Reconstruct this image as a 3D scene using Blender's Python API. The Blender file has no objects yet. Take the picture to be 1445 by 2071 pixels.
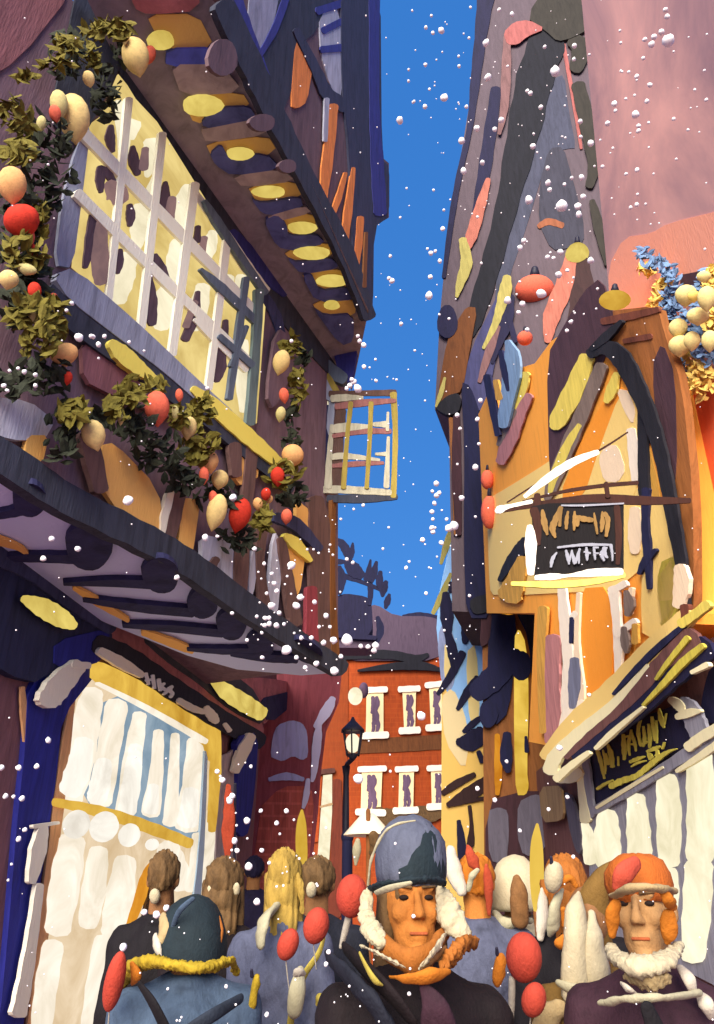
import bpy, bmesh, math, random
from mathutils import Vector, Matrix, noise
random.seed(7)
CAL = False
sc = bpy.context.scene
col = sc.collection
F, CX, CY = 1500.0, 722.5, 1035.5
TH = math.atan((1830 - CY) / F)
CAM = Vector((0, 0, 1.65))
CT, ST = math.cos(TH), math.sin(TH)
FWD, UP, RT = Vector((0, CT, ST)), Vector((0, -ST, CT)), Vector((1, 0, 0))

def ray(px, py):
    return FWD + RT * ((px - CX) / F) + UP * ((CY - py) / F)
def at(px, py, t):
    return CAM + ray(px, py) * t

class Plane:
    def __init__(s, p, n, back=None):
        s.p = Vector(p); s.n = Vector(n).normalized()
        if s.n.dot(CAM - s.p) < 0: s.n = -s.n
        s.back = Vector(back).normalized() if back else -s.n
        s.k = 0
    def hit(s, px, py, o=0.0):
        d = ray(px, py); q = s.p + s.n * o
        return CAM + d * ((q - CAM).dot(s.n) / d.dot(s.n))
    @staticmethod
    def wall(a, b, back=None):
        d = Vector((b[0] - a[0], b[1] - a[1], 0))
        return Plane((a[0], a[1], 0), (d.y, -d.x, 0), back)
    @staticmethod
    def tri(a, b, c, back=None):
        return Plane(a, (b - a).cross(c - a), back)

# ---------------------------------------------------------------- materials
def lin(c):
    return [((v / 255) / 12.92 if v / 255 <= .04045 else ((v / 255 + .055) / 1.055) ** 2.4) for v in c]
MATS = {}
STRETCH = {'v': (9, 9, 1.3), 'h': (1.6, 1.6, 10), 'n': (3.2, 3.2, 3.2), 'f': (22, 22, 22), 'b': (1.2, 1.2, 1.2), 'w': (.35, .35, .22), 'c': (16, 16, 10)}
def mat(name, rgb, g=.5, d='n', var=.35, rgb2=None, rough=.82, emit=0, bump=.25, spec=.25):
    m = bpy.data.materials.new(name); m.use_nodes = True
    nt = m.node_tree; nd = nt.nodes; lk = nt.links
    bs = nd['Principled BSDF']
    base = lin(rgb)
    if emit: g = 1.0; spec = 0
    if not isinstance(g, tuple): g = (g, g, g)
    def sc_(k, c=base):
        if emit: return tuple(v * k for v in c) + (1,)
        v = [max(.002, x / y * k) for x, y in zip(c, g)]; m_ = max(1, max(v) / .9)
        return tuple(x / m_ for x in v) + (1,)
    tc = nd.new('ShaderNodeTexCoord'); mp = nd.new('ShaderNodeMapping'); mp.inputs['Scale'].default_value = STRETCH[d]
    lk.new(tc.outputs['Object'], mp.inputs['Vector'])
    nz = nd.new('ShaderNodeTexNoise'); nz.inputs['Scale'].default_value = 1.6; nz.inputs['Detail'].default_value = 6
    nz.inputs['Roughness'].default_value = .62; nz.inputs['Distortion'].default_value = .8
    lk.new(mp.outputs[0], nz.inputs['Vector'])
    cr = nd.new('ShaderNodeValToRGB'); e = cr.color_ramp.elements
    e[0].position = .3; e[1].position = .72
    e[0].color = sc_(1 - var); e[1].color = sc_(1 + var * .8) if rgb2 is None else sc_(1, lin(rgb2))
    if rgb2 is None:
        k = cr.color_ramp.elements.new(.5); k.color = sc_(1)
    lk.new(nz.outputs['Fac'], cr.inputs['Fac'])
    if CAL and not emit:
        bs.inputs['Base Color'].default_value = (.5, .5, .5, 1)
    else:
        lk.new(cr.outputs['Color'], bs.inputs['Base Color'])
    bs.inputs['Roughness'].default_value = rough
    bs.inputs['Specular IOR Level'].default_value = spec
    if emit:
        bs.inputs['Base Color'].default_value = (0, 0, 0, 1)
        for l in list(bs.inputs['Base Color'].links): lk.remove(l)
        lk.new(cr.outputs['Color'], bs.inputs['Emission Color']); bs.inputs['Emission Strength'].default_value = emit * EMIT
    if bump:
        n2 = nd.new('ShaderNodeTexNoise'); n2.inputs['Scale'].default_value = 9; n2.inputs['Detail'].default_value = 5
        lk.new(mp.outputs[0], n2.inputs['Vector'])
        bp = nd.new('ShaderNodeBump'); bp.inputs['Strength'].default_value = bump; bp.inputs['Distance'].default_value = .02
        lk.new(n2.outputs['Fac'], bp.inputs['Height']); lk.new(bp.outputs[0], bs.inputs['Normal'])
    MATS[name] = m
    return m
def bricks(name, mo=1.25):
    """lay brick courses with paler joints over a wall material"""
    nt = MATS[name].node_tree; nd = nt.nodes; lk = nt.links; bs = nd['Principled BSDF']
    src = bs.inputs['Base Color'].links
    if not src: return
    src = src[0].from_socket
    tc = nd.new('ShaderNodeTexCoord'); mp = nd.new('ShaderNodeMapping'); mp.inputs['Rotation'].default_value = (math.pi / 2, 0, 0)
    br = nd.new('ShaderNodeTexBrick'); br.inputs['Scale'].default_value = 1; br.inputs['Brick Width'].default_value = .46; br.inputs['Row Height'].default_value = .16; br.inputs['Mortar Size'].default_value = .016
    br.inputs['Color1'].default_value = (1, 1, 1, 1); br.inputs['Color2'].default_value = (.82, .8, .78, 1); br.inputs['Mortar'].default_value = (mo, mo * 1.15, mo * 1.2, 1)
    lk.new(tc.outputs['Object'], mp.inputs['Vector']); lk.new(mp.outputs[0], br.inputs['Vector'])
    mx = nd.new('ShaderNodeMix'); mx.data_type = 'RGBA'; mx.blend_type = 'MULTIPLY'; mx.inputs[0].default_value = .55
    lk.new(src, mx.inputs[6]); lk.new(br.outputs['Color'], mx.inputs[7]); lk.new(mx.outputs[2], bs.inputs['Base Color'])

# ---------------------------------------------------------------- mesh builder
def chaikin(pts, n=1):
    for _ in range(n):
        out = []
        for i in range(len(pts)):
            a, b = pts[i], pts[(i + 1) % len(pts)]
            out += [(a[0] * .8 + b[0] * .2, a[1] * .8 + b[1] * .2), (a[0] * .2 + b[0] * .8, a[1] * .2 + b[1] * .8)]
        pts = out
    return pts
def catmull(p, n=5):
    if len(p) < 3: n = 4
    out = []
    for i in range(len(p) - 1):
        p0, p1, p2, p3 = p[max(i - 1, 0)], p[i], p[i + 1], p[min(i + 2, len(p) - 1)]
        for k in range(n):
            t = k / n
            out.append(tuple(.5 * ((2 * b) + (c - a) * t + (2 * a - 5 * b + 4 * c - d) * t * t + (-a + 3 * b - 3 * c + d) * t ** 3)
                             for a, b, c, d in zip(p0, p1, p2, p3)))
    out.append(tuple(p[-1]))
    return out
def stroke_outline(pts, cap=.55, jit=.06):
    pts = [(p[0], p[1], p[2] if len(p) > 2 else pts[0][2]) for p in pts]
    c = catmull(pts)
    L, R = [], []
    for i, (x, y, w) in enumerate(c):
        a = c[max(i - 1, 0)]; b = c[min(i + 1, len(c) - 1)]
        dx, dy = b[0] - a[0], b[1] - a[1]; l = math.hypot(dx, dy) or 1
        dx, dy = dx / l, dy / l
        w = max(w, 1.0) * .5 * (1 + jit * math.sin(i * 2.1 + x * .05))
        L.append((x - dy * w, y + dx * w)); R.append((x + dy * w, y - dx * w))
        if i == 0: d0 = (dx, dy, w)
        d1 = (dx, dy, w)
    def capp(x, y, d, s):
        dx, dy, w = d
        return [(x + s * dx * w * cap * math.cos(a) - dy * w * math.sin(a) * s, y + s * dy * w * cap * math.cos(a) + dx * w * math.sin(a) * s)
                for a in ((.9, 0, -.9) if True else ())]
    e = capp(c[-1][0], c[-1][1], d1, 1); b = capp(c[0][0], c[0][1], d0, -1)
    return L + e + R[::-1] + b

class MB:
    def __init__(s): s.bm = bmesh.new()
    def poly(s, pl, pts, o=.03, th=.06, smooth=1):
        if smooth: pts = chaikin(list(pts), smooth)
        if th < .6: th *= .2; o *= .3
        pl.k += 1; o = o + pl.k * .0009
        fr = [pl.hit(x, y, o) for x, y in pts]
        bk = [p + pl.back * (th + pl.k * .0003) for p in fr]
        a = [s.bm.verts.new(p) for p in fr]; b = [s.bm.verts.new(p) for p in bk]
        n = len(a); fs = [s.bm.faces.new(a), s.bm.faces.new(b[::-1])]
        for i in range(n): fs.append(s.bm.faces.new((a[i], b[i], b[(i + 1) % n], a[(i + 1) % n])))
        return s
    def stroke(s, pl, pts, o=.03, th=.06, cap=.55, jit=.06):
        return s.poly(pl, stroke_outline(pts, cap, jit), o, th, 0)
    def ell(s, pl, cx, cy, rx, ry, o=.03, th=.06, rot=0, n=14):
        c, q = math.cos(rot), math.sin(rot)
        return s.poly(pl, [(cx + c * rx * math.cos(a) * (1 + .07 * math.sin(3 * a + cx)) - q * ry * math.sin(a), cy + q * rx * math.cos(a) + c * ry * math.sin(a)) for a in [2 * math.pi * i / n for i in range(n)]], o, th, 0)
    def ball(s, c, r, seg=14, rings=9, axes=None):
        rx, ry, rz = (r, r, r) if not isinstance(r, (tuple, list)) else r
        A = axes or (Vector((1, 0, 0)), Vector((0, 1, 0)), Vector((0, 0, 1)))
        m = Matrix(((A[0].x * rx, A[1].x * ry, A[2].x * rz, c[0]), (A[0].y * rx, A[1].y * ry, A[2].y * rz, c[1]), (A[0].z * rx, A[1].z * ry, A[2].z * rz, c[2]), (0, 0, 0, 1)))
        g = bmesh.ops.create_uvsphere(s.bm, u_segments=seg, v_segments=rings, radius=1, matrix=m)
        for v in g['verts']:
            for f in v.link_faces: f.smooth = True
        return s
    def pball(s, px, py, t, rx, ry, depth=.8, rot=0, **k):
        c, q = math.cos(rot), math.sin(rot)
        return s.ball(at(px, py, t), (rx * t / F, min(rx, ry) * depth * t / F, ry * t / F), axes=(RT * c + UP * -q, FWD, UP * c + RT * q), **k)
    def bud(s, px, py, t, rx, ry, rot=0, seg=24):
        """ribbed paper bauble with a drawn-in tip"""
        k = t / F; c = at(px, py, t); cr, sr = math.cos(rot), math.sin(rot)
        X, Z = RT * cr - UP * sr, UP * cr + RT * sr
        prof = [(1, .05), (.95, .3), (.8, .62), (.5, .9), (.15, 1), (-.2, .95), (-.5, .76), (-.75, .48), (-.92, .22), (-1.06, .04)]
        R = [[s.bm.verts.new(c + Z * (h * ry * k) + X * (r * rx * k * (1 + .1 * abs(math.sin(i * math.pi * 4 / seg + 1)) - .06) * math.cos(2 * math.pi * i / seg)) - FWD * (r * min(rx, ry) * .8 * k * math.sin(2 * math.pi * i / seg))) for i in range(seg)] for h, r in prof]
        for i in range(len(R) - 1):
            for j in range(seg): s.bm.faces.new((R[i][j], R[i][(j + 1) % seg], R[i + 1][(j + 1) % seg], R[i + 1][j])).smooth = True
        s.bm.faces.new(R[0]); s.bm.faces.new(R[-1]); return s
    def cap(s, a, b, ra, rb, seg=12):
        a, b = Vector(a), Vector(b); d = (b - a)
        L = d.length or 1e-5; d /= L
        u = d.orthogonal().normalized(); w = d.cross(u)
        prof = [(-ra, 0.0)] + [(-ra * math.cos(x), ra * math.sin(x)) for x in (.5, 1.0)] + [(0, ra), (L * .5, (ra + rb) / 2), (L, rb)] + [(L + rb * math.sin(x), rb * math.cos(x)) for x in (.5, 1.0)] + [(L + rb, 0.0)]
        rings = []
        for h, r in prof:
            if r == 0: rings.append([s.bm.verts.new(a + d * h)])
            else: rings.append([s.bm.verts.new(a + d * h + (u * math.cos(2 * math.pi * i / seg) + w * math.sin(2 * math.pi * i / seg)) * r) for i in range(seg)])
        for i in range(len(rings) - 1):
            p, q = rings[i], rings[i + 1]
            for j in range(seg):
                k = (j + 1) % seg
                f = (p[0], q[j], q[k]) if len(p) == 1 else ((p[j], q[0], p[k]) if len(q) == 1 else (p[j], q[j], q[k], p[k]))
                s.bm.faces.new(f).smooth = True
        return s
    def tube(s, pts, seg=10, flat=1.0, n=4):
        """swept tube through (px, py, t, radius_px)"""
        c = catmull([tuple(map(float, p)) for p in pts], n)
        P = [at(x, y, t) for x, y, t, r in c]; R = [max(.5, p[3]) * p[2] / F for p in c]
        d0 = (P[0] - P[1]).normalized(); d1 = (P[-1] - P[-2]).normalized(); r0, r1 = R[0], R[-1]
        P = [P[0] + d0 * r0 * k for k in (.95, .75, .4)] + P + [P[-1] + d1 * r1 * k for k in (.4, .75, .95)]
        R = [r0 * k for k in (.25, .62, .9)] + R + [r1 * k for k in (.9, .62, .25)]
        return s.tube3(P, R, seg, flat)
    def tube3(s, P, R, seg=10, flat=1.0):
        prev = None; rings = []
        for i, p in enumerate(P):
            d = (P[min(i + 1, len(P) - 1)] - P[max(i - 1, 0)]).normalized()
            u = (prev - d * prev.dot(d)).normalized() if prev is not None else (FWD - d * FWD.dot(d)).normalized()
            prev = u; w = d.cross(u)
            rings.append([s.bm.verts.new(p + (u * math.cos(2 * math.pi * k / seg) * flat + w * math.sin(2 * math.pi * k / seg)) * R[i]) for k in range(seg)])
        for i in range(len(rings) - 1):
            for k in range(seg):
                s.bm.faces.new((rings[i][k], rings[i][(k + 1) % seg], rings[i + 1][(k + 1) % seg], rings[i + 1][k])).smooth = True
        for r, sg in ((rings[0], -1), (rings[-1], 1)):
            s.bm.faces.new(r if sg > 0 else r[::-1])
        return s
    def box(s, lo, hi):
        lo, hi = Vector(lo), Vector(hi)
        m = Matrix.Translation((lo + hi) / 2) @ Matrix.Diagonal(((hi - lo).x, (hi - lo).y, (hi - lo).z, 1))
        bmesh.ops.create_cube(s.bm, size=1, matrix=m); return s
    def fuzz(s, amp, freq=20.0):
        s.bm.normal_update()
        off = [(v, v.normal * (noise.noise(v.co * freq) * amp)) for v in s.bm.verts]
        for v, d in off: v.co += d
        return s
    def strands(s, amp, f=70.0, along=7.0):
        """hair or fur: ridges running down the form"""
        s.bm.normal_update()
        off = [(v, v.normal * (noise.noise(Vector((v.co.x * f, v.co.y * f, v.co.z * along))) * amp + noise.noise(v.co * 16) * amp * .8)) for v in s.bm.verts]
        for v, d in off: v.co += d
        return s
    def build(s, name, m, parent=None, label=None, fix=True):
        if fix: bmesh.ops.recalc_face_normals(s.bm, faces=s.bm.faces[:])
        me = bpy.data.meshes.new(name); s.bm.to_mesh(me); s.bm.free()
        me.materials.append(MATS[m])
        o = bpy.data.objects.new(name, me); col.objects.link(o)
        if parent: adopt(o, parent)
        if label: o['label'] = label
        return o

def wm(o):
    m = Matrix.LocRotScale(o.location, o.rotation_euler, o.scale)
    return wm(o.parent) @ o.matrix_parent_inverse @ m if o.parent else m
def adopt(o, parent):
    o.parent = parent; o.matrix_parent_inverse = wm(parent).inverted()
def tag(o, label, cat, group=None, kind=None):
    if label: o['label'] = label
    if cat: o['category'] = cat
    if group: o['group'] = group
    if kind: o['kind'] = kind
    return o
def thing(name, label, cat, loc=(0, 0, 0), group=None):
    o = bpy.data.objects.new(name, None); o.empty_display_size = .2
    o.location = loc; col.objects.link(o)
    return tag(o, label, cat, group)
# one-call parts: polygon, stroke, several pieces in one part
def q(par, name, pl, pts, m, o=.03, th=.06, smooth=1): return MB().poly(pl, pts, o, th, smooth).build(name, m, par)
def s(par, name, pl, pts, m, o=.03, th=.06, **k): return MB().stroke(pl, pts, o, th, **k).build(name, m, par)
def multi(par, name, pl, items, m, o=.03, th=.06):
    b = MB()
    for it in items:
        if it[0] == 'p': b.poly(pl, it[1], o, th)
        elif it[0] == 's': b.stroke(pl, it[1], o, th)
        else: b.ell(pl, *it[1:], o=o, th=th)
    return b.build(name, m, par)
def each(par, name, pl, items, m, o=.03, th=.06): return [multi(par, name, pl, [it], m, o, th) for it in items]
def leaves(b, cx, cy, rx, ry, t, n, size, depth=.5):
    """leaf-shaped faces scattered through an ellipsoid round the pixel point"""
    for _ in range(n):
        while True:
            a, c, d = random.uniform(-1, 1), random.uniform(-1, 1), random.uniform(-1, 1)
            if a * a + c * c + d * d < 1: break
        k = t / F
        p = at(cx + a * rx, cy + c * ry, t) + FWD * (d * min(rx, ry) * k * depth)
        dr = Vector((random.gauss(0, 1), random.gauss(0, .7), random.gauss(-.3, 1))).normalized()
        w = dr.cross(Vector((random.gauss(0, .6), -1, random.gauss(0, .6)))).normalized()
        z = dr.cross(w)
        L = size * random.uniform(.7, 1.3); W = L * random.uniform(.28, .42)
        v = [b.bm.verts.new(p + x) for x in (-dr * L * .5, w * W * .6 - dr * L * .12 + z * L * .05, w * W * .5 + dr * L * .22 + z * L * .05, dr * L * .5, -w * W * .5 + dr * L * .22 + z * L * .05, -w * W * .6 - dr * L * .12 + z * L * .05)]
        b.bm.faces.new((v[0], v[1], v[2], v[3])); b.bm.faces.new((v[0], v[3], v[4], v[5]))
    return b
SKY_TINT, SKY_STR, SUN_E, EXPO, EMIT, SKY_FLAT, SKY_COL = (.55, .85, 1.0), .12, 4.4, 1.0, .5, .8, (.0185, .107, .345)
TB = lambda g: (g * .97, g, g * 1.08)
G = dict(L=TB(.39), L2=TB(.56), S=(.18, .155, .15), S2=TB(.19), S3=.42, C=1.8, F=(1.75, 1.85, 1.95), Y=.6, B=1.75, M=.36, R=.95, K=(.6, .66, .74), R0=.66, N=2.2, P=1.8, V=1.0, U=1.1)
def mm(g, d, **kw):
    for n, c in kw.items(): mat(n, c[:3], G[g], d, c[3] if len(c) > 3 else .3)
# left timber house, first floor
mm('L', 'v', l_mauve=(76, 60, 68), l_maroon=(88, 56, 60), l_black=(33, 35, 45, .4), l_navy=(36, 38, 62, .4), l_frame=(92, 96, 112), l_slate=(60, 68, 80),
   l_ochre=(182, 138, 76), l_grey=(118, 118, 130), l_white=(222, 214, 196), l_brown=(66, 48, 46), l_yellow=(196, 182, 84), l_bar=(168, 168, 158, .15),
   l_deep=(95, 38, 46), l_bargrn=(66, 78, 80))
mm('C', 'v', l_casy=(205, 180, 84), l_casc=(236, 228, 196), l_casp=(190, 125, 118), l_casn=(46, 46, 96), l_casb=(120, 88, 76))
mm('L2', 'v', u_mauve=(74, 58, 64), u_grey=(106, 108, 126), u_black=(36, 38, 50, .4), u_blue=(38, 40, 96), u_navy=(38, 40, 58, .4), u_orange=(166, 98, 48), u_lgrey=(124, 126, 140))
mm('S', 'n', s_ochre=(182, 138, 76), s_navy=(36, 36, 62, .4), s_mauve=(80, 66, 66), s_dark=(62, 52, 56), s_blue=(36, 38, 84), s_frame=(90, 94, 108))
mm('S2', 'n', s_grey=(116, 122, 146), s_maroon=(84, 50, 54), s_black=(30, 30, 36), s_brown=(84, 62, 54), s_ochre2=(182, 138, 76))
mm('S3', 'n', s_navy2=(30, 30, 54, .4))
# shop front
mm('L', 'v', p_blue=(24, 26, 88, .35), p_navy=(24, 26, 48, .4), p_maroon=(80, 54, 60), p_tan=(150, 112, 78), p_white=(218, 212, 198), p_grey=(116, 106, 112), p_dark=(26, 24, 32), p_lblue=(150, 176, 200), p_letter=(205, 205, 208))
mat('e_beige', (244, 208, 156), emit=1.05, d='b', rgb2=(250, 228, 196), bump=0)
mat('e_cream', (254, 238, 208), emit=1.22, d='b', rgb2=(255, 244, 228), bump=0)
mat('e_white', (252, 242, 226), emit=1.25, d='b', rgb2=(255, 250, 238), bump=0)
mat('e_lblue', (138, 170, 196), emit=.9, d='b', rgb2=(172, 192, 206), bump=0)
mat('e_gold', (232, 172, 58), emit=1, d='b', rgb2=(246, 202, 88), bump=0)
mat('e_yellow', (240, 204, 116), emit=1, d='b', rgb2=(250, 224, 146), bump=0)
mat('e_curtain', (254, 240, 200), emit=1.2, d='b', rgb2=(255, 244, 212), bump=0)
mat('e_lamp', (220, 186, 84), emit=1.05, d='b', rgb2=(238, 214, 116), bump=0)
mat('e_orange', (232, 140, 34), emit=1, d='b', rgb2=(246, 170, 56), bump=0)
mat('e_mauve', (136, 108, 116), emit=.9, d='b', rgb2=(170, 132, 126), bump=0)
mat('e_pale', (254, 242, 200), emit=1.28, d='b', rgb2=(255, 244, 214), bump=0)
mat('e_strip', (248, 196, 66), emit=1, d='b', rgb2=(252, 212, 96), bump=0)
mm('L', 'v', w_dark=(56, 44, 52), w_sil=(76, 56, 58))
# foliage and baubles
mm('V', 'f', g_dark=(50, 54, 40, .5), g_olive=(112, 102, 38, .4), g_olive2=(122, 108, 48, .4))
mm('U', 'f', b_cream=(236, 204, 132, .18), b_peach=(236, 176, 112, .18), b_coral=(232, 108, 80, .2), b_red=(204, 54, 34, .25), b_pale=(204, 190, 126, .2))
# right side
mm('K', 'v', r_pink=(226, 140, 118, .12))
mm('K', 'v', r_mauve2=(142, 104, 114, .06), r_peach=(226, 158, 138, .06), r_orred=(212, 106, 72, .15))
mm('R', 'v', r_brown=(150, 92, 46), r_dbrown=(112, 62, 46), r_maroon=(74, 50, 58),
   r_orange=(242, 162, 62, .14), r_yellow=(250, 214, 128, .12), r_cream=(244, 218, 184, .12), r_black=(34, 32, 38, .4), r_grey=(124, 106, 96), r_ystroke=(222, 200, 92, .2), r_lblue=(124, 152, 182), r_navy=(34, 34, 66, .4), r_mvs=(176, 118, 116),
   r_gold=(206, 154, 66), r_white=(240, 226, 206, .1), r_slate=(112, 114, 134), r_orange2=(246, 154, 46, .1))
mm('R0', 'v', r_corn=(216, 206, 164, .2), r_cornm=(92, 60, 56), r_olive=(170, 156, 60), r_sgrey=(118, 116, 126), r_silver=(172, 170, 172), r_signv=(22, 20, 46, .3), r_letter=(186, 174, 72, .2))
mm('F', 'v', f_grey=(116, 102, 112, .18), f_black=(36, 36, 46, .4), f_navy=(42, 40, 76, .3), f_slate=(86, 90, 112), f_slated=(76, 76, 92), f_pink=(198, 116, 112), f_mvpink=(150, 112, 112), f_salmon=(216, 132, 112), f_yg=(206, 196, 112), f_brown=(132, 80, 40), f_olive=(66, 62, 54),
   f_copper=(176, 108, 74), f_ybg=(80, 82, 130), f_lblue=(126, 160, 192), f_dbrown=(76, 52, 52), f_post=(28, 30, 72), f_tan=(160, 104, 56), f_maroon=(74, 44, 54))
mm('Y', 'v', f_yellow=(248, 204, 108, .12), f_yellow2=(232, 206, 134, .15), f_pblue=(126, 166, 204, .2), f_gblue=(116, 124, 150), f_cream=(240, 216, 160, .15), f_white=(206, 194, 170, .12))
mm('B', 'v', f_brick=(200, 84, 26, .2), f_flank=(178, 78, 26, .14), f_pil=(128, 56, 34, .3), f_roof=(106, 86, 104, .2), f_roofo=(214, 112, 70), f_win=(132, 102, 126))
mm('M', 'v', f_mh=(100, 48, 52), f_mh2=(128, 60, 50), f_arch=(122, 122, 146), f_pipe=(178, 172, 192))
mm('F', 'v', f_greyw=(116, 112, 130), f_beige=(196, 164, 120))
mm('N', 'v', f_signb=(30, 22, 22, .3), f_signf=(84, 44, 30), f_gold=(196, 150, 82), f_let=(206, 206, 216, .1), f_bark=(40, 40, 78), f_stone=(118, 72, 60))
# people and small things
mm('P', 'c', k_skin=(240, 150, 66, .12), k_skin2=(226, 170, 108, .12), k_skin3=(176, 122, 76, .15), k_brown=(128, 96, 58, .5), k_slate=(116, 120, 138, .2), k_teal=(42, 56, 62, .25), k_black=(34, 22, 24, .4), k_coat=(40, 42, 54, .35), k_maroon=(72, 42, 54, .3), k_blue=(92, 112, 136, .3), k_blued=(52, 60, 74), k_navy=(36, 30, 66), k_gblue=(108, 112, 136), k_cream=(240, 222, 180, .12), k_white=(246, 232, 208, .1), k_beige=(216, 186, 132, .15), k_orange=(236, 138, 38, .2), k_rust=(204, 122, 48, .2), k_dark=(30, 24, 28), k_olive=(150, 112, 52, .25), k_scarfb=(160, 112, 66), k_yfur=(214, 180, 48, .35), k_ystrap=(222, 198, 86, .2), k_redhat=(232, 96, 70, .12), k_orhat=(226, 118, 42, .12), k_red=(226, 84, 62, .2), k_red2=(214, 62, 44, .2), k_eye=(50, 34, 28), k_lip=(214, 110, 62), k_blond=(206, 168, 76), k_corn=(222, 212, 172, .15), k_stick=(224, 212, 190, .1), k_flag=(232, 96, 62, .25))
mat('r_mauve', (166, 126, 134), (.7, .66, .68), 'w', rgb2=(218, 158, 148), bump=.06)
mat('snow', (246, 240, 236), .62, 'f', .06, bump=.1)
mat('cobble', (84, 62, 68), .3, 'n', .5, bump=.8)
mat('iron', (24, 22, 34), .5, 'v', .3, rough=.5)
def glass(name, tint, alpha):
    m = bpy.data.materials.new(name); m.use_nodes = True
    nd = m.node_tree.nodes; lk = m.node_tree.links; out = nd['Material Output']
    tr = nd.new('ShaderNodeBsdfTransparent'); gl = nd.new('ShaderNodeBsdfDiffuse')
    gl.inputs['Color'].default_value = (*lin(tint), 1)
    mx = nd.new('ShaderNodeMixShader'); mx.inputs[0].default_value = alpha
    lk.new(tr.outputs[0], mx.inputs[1]); lk.new(gl.outputs[0], mx.inputs[2]); lk.new(mx.outputs[0], out.inputs['Surface'])
    MATS[name] = m
glass('glass', (30, 40, 60), .03)

bricks('f_brick', 1.1); bricks('f_flank', .9); bricks('f_mh2')
# ================================================================ LEFT TIMBER HOUSE
PL0 = Plane.wall((-2.02, 5.56), (-1.55, 8.15))
PL1 = Plane.wall((-1.9, 3.36), (-.2, 7.06))
PL2 = Plane.wall((-.917, 3.26), (.1, 6.28))
SU = Plane.tri(PL1.hit(240, 130), PL1.hit(700, 770), PL2.hit(480, 50), back=(-.3, .1, 1))
SL = Plane.tri(PL1.hit(0, 960), PL1.hit(680, 1350), PL0.hit(380, 1400), back=(-.3, .1, 1))
TH_ = thing('timber_house', 'tall crooked timbered house on the left with overhanging storeys and a glowing shop window', 'house', (-2.6, 6.5, 0))
H = TH_
# bodies
q(H, 'wall', PL1, [(-90, -330), (240, 130), (700, 775), (684, 1010), (684, 1348), (-90, 873)], 'l_mauve', 0, 2.4, 0)
q(H, 'upper_wall', PL2, [(420, -80), (768, -80), (770, 200), (773, 318), (787, 330), (787, 440), (757, 458), (754, 634), (738, 624), (480, 50)], 'u_mauve', 0, 2.0, 0)
q(H, 'wall', PL0, [(-90, 1180), (120, 1200), (400, 1310), (560, 1350), (560, 1400), (528, 1480), (505, 1800), (490, 2120), (470, 2300), (-90, 2700)], 'p_maroon', 0, 2.0, 0)
# --- top storey
q(H, 'panel', PL2, [(508, -40), (574, -40), (548, 78), (525, 114), (498, 88)], 'u_grey')
q(H, 'timber', PL2, [(572, -40), (694, -40), (642, 62), (606, 92), (592, 180), (566, 244), (532, 205), (518, 132), (545, 90)], 'u_black')
s(H, 'timber', PL2, [(470, -20, 30), (500, 62, 26), (545, 190, 30)], 'u_blue', .045)
s(H, 'timber', PL2, [(580, -5, 14), (556, 60, 14), (526, 112, 10)], 'u_blue', .05)
q(H, 'board', PL2, [(598, 80), (612, 108), (634, 130), (622, 206), (602, 220), (588, 214)], 'u_orange')
q(H, 'panel', PL2, [(645, 30), (690, 12), (694, 205), (668, 175), (650, 110)], 'u_lgrey')
for a in ([(644, 22, 16), (694, 6, 16)], [(655, 62, 14), (694, 42, 14)], [(652, 100, 14), (696, 96, 16)]): s(H, 'batten', PL2, a, 'u_blue', .05)
s(H, 'timber', PL2, [(600, 60, 14), (640, 140, 20), (664, 190, 26), (700, 214, 30)], 'u_navy', .05)
q(H, 'corner_post', PL2, [(690, -40), (770, -40), (773, 325), (788, 334), (788, 438), (757, 460), (755, 634), (735, 620), (716, 540), (706, 300), (692, 180)], 'u_navy', .05, .12)
s(H, 'trim', PL2, [(758, -20, 22), (758, 200, 20), (764, 330, 26), (770, 430, 26)], 'u_blue', .07, .1)
for a in ([(676, 214, 18), (664, 320, 22), (654, 410, 14)], [(700, 350, 7), (686, 400, 12), (672, 436, 10)], [(716, 340, 8), (705, 430, 16), (696, 505, 12)], [(730, 440, 14), (726, 500, 14), (718, 560, 8)]): s(H, 'board', PL2, a, 'u_orange', .055)
s(H, 'board', PL2, [(662, 200, 10), (659, 285, 8)], 'u_lgrey', .05)
s(H, 'board', PL2, [(742, 470, 6), (738, 580, 8)], 'f_tan', .09)
s(H, 'beam', PL2, [(455, 10, 44), (520, 150, 46), (560, 235, 42), (620, 355, 34), (700, 510, 34), (748, 640, 26)], 'u_black', .08, .2)
for a in ((452, 116, 30, 38), (532, 248, 26, 18), (583, 336, 18, 14)): MB().ell(PL2, *a, o=.08, th=.1).build('bracket', 'u_mauve', H)
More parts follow.
